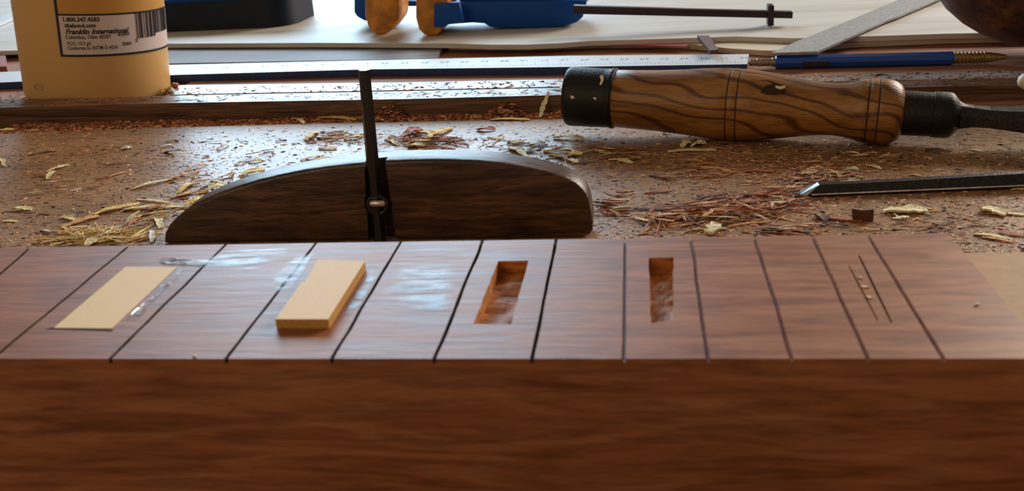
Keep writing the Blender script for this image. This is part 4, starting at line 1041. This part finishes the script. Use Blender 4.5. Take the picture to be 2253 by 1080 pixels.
def heap(cx, cy, rx, ry, sl, hgt):
    def f(rg):
        u, v = rg.gauss(0, .45), rg.gauss(0, .45)
        x, y = cx + u * rx, cy + v * ry + sl * u * rx
        if occupied(x, y): return None
        q = P(x, y, 0); return q.x, q.y, rg.random() * hgt * max(0, 1 - u * u - v * v)
    return f
crumbs('heap_fibres', 900, heap(1610, 468, 210, 36, -.12, .003), [M['s_red'], M['s_red'], M['s_pink'], M['s_tan'], M['s_dark']], (.00015, .0004), 'fine red-brown fibres filling the large red heap', 12, (4, 12))
crumbs('tangle_fibres', 420, heap(205, 522, 130, 20, -.06, .0025), [M['s_cream'], M['s_yellow'], M['s_tan']], (.00015, .00035), 'fine cream fibres filling the tangle against the block', 13, (5, 14))
crumbs('cluster_fibres', 420, heap(900, 312, 190, 24, .0, .0015), [M['s_red'], M['s_cream'], M['s_pink'], M['s_dark']], (.00015, .0004), 'fine mixed fibres behind the plane crown', 14, (2, 7))
crumbs('shaded_fibres', 1300, heap(1700, 370, 460, 60, .0, .0006), [M['s_tan'], M['s_pink'], M['s_red'], M['s_tan']], (.00012, .00034), 'fine tan fibres on the bench before the handle', 15, (2, 6))
crumbs('blade_fibres', 380, heap(1790, 395, 90, 36, -.1, .003), [M['s_red'], M['s_cream'], M['s_dark'], M['s_pink']], (.00015, .0004), 'fine fibres around the bright chisel tip', 16, (3, 9))
def joint(rg):
    i = rg.random(); x = -30 + i * 1330 if rg.random() < .9 else rg.uniform(1960, 2280)
    fy = None
    yb2 = 296 - x * 0.0275 + (x * x) * 0.0000 ; q = P(x, yb2, 0)
    for a, b_ in zip(be, be[1:]):
        if a.x <= q.x <= b_.x: y0_ = a.y + (b_.y - a.y) * (q.x - a.x) / (b_.x - a.x)
    for a, b_ in zip(rf, rf[1:]):
        if a.x <= q.x <= b_.x: y1_ = a.y + (b_.y - a.y) * (q.x - a.x) / (b_.x - a.x)
    t = rg.random(); hump = .35 + .65 * max(0, noise.noise(Vector((q.x * 45, 3, 0)))) + (3.0 * math.sin(PI * (x - 815) / 70) if 815 < x < 885 else 0) + (2.2 * math.sin(PI * (x - 1060) / 90) if 1060 < x < 1150 else 0)
    if x < 600: hump *= .35
    return q.x, y0_ + (y1_ - y0_) * t, -.001 + (t ** .7) * .0022 * hump * rg.uniform(.6, 1.15)
crumbs('joint_sawdust', 9000, joint, [M['s_red'], M['s_red'], M['s_tan'], M['s_dark']], (.0003, .0008), 'brown sawdust packed along the foot of the rail', 17, (1, 2))
def onrail(rg):
    x = rg.uniform(-30, 2270); y = rg.uniform(178, 200) + (1126 - x) * .0215
    q = P(x, y, ZF + .0007); return q.x, q.y, q.z
crumbs('tray_specks', 1300, onrail, [M['s_dark'], M['gap'], M['s_tan']], (.0002, .0006), 'dark specks on the glossy tray strip behind the rail', 18)

def onlip(rg):
    i = rg.uniform(0, 5); k = int(i); t = i - k
    a, b_ = rf[k].lerp(rf[k + 1], t), lb[k].lerp(lb[k + 1], t); q = a.lerp(b_, rg.uniform(.1, .9)); return q.x, q.y, ZL
crumbs('lip_specks', 900, onlip, [M['s_dark'], M['gap'], M['s_red']], (.00012, .0004), 'dark nicks and specks along the lip of the rail', 19, (2, 7))
pebble('wood_crumb', 2150, 671, HB, .0004, M['s_white'], 'tiny white crumb on the right end of the block', 4)
pebble('wood_crumb', 428, 785, HB, .00035, M['s_white'], 'tiny white crumb at the front edge of the block, left', 6)
# highlight on the narrow chisel's ridge, painted as a bright metal strip
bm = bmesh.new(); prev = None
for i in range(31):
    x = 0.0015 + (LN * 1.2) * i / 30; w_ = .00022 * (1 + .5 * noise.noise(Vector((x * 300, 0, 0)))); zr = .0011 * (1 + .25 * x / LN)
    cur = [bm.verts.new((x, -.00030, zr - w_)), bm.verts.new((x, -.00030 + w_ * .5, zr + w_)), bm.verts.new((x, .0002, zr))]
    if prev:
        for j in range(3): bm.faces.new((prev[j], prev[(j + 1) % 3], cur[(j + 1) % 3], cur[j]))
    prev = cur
obj('ridge_highlight', bm, M['chrome'], cb)['label'] = 'painted highlight strip along the blade ridge'
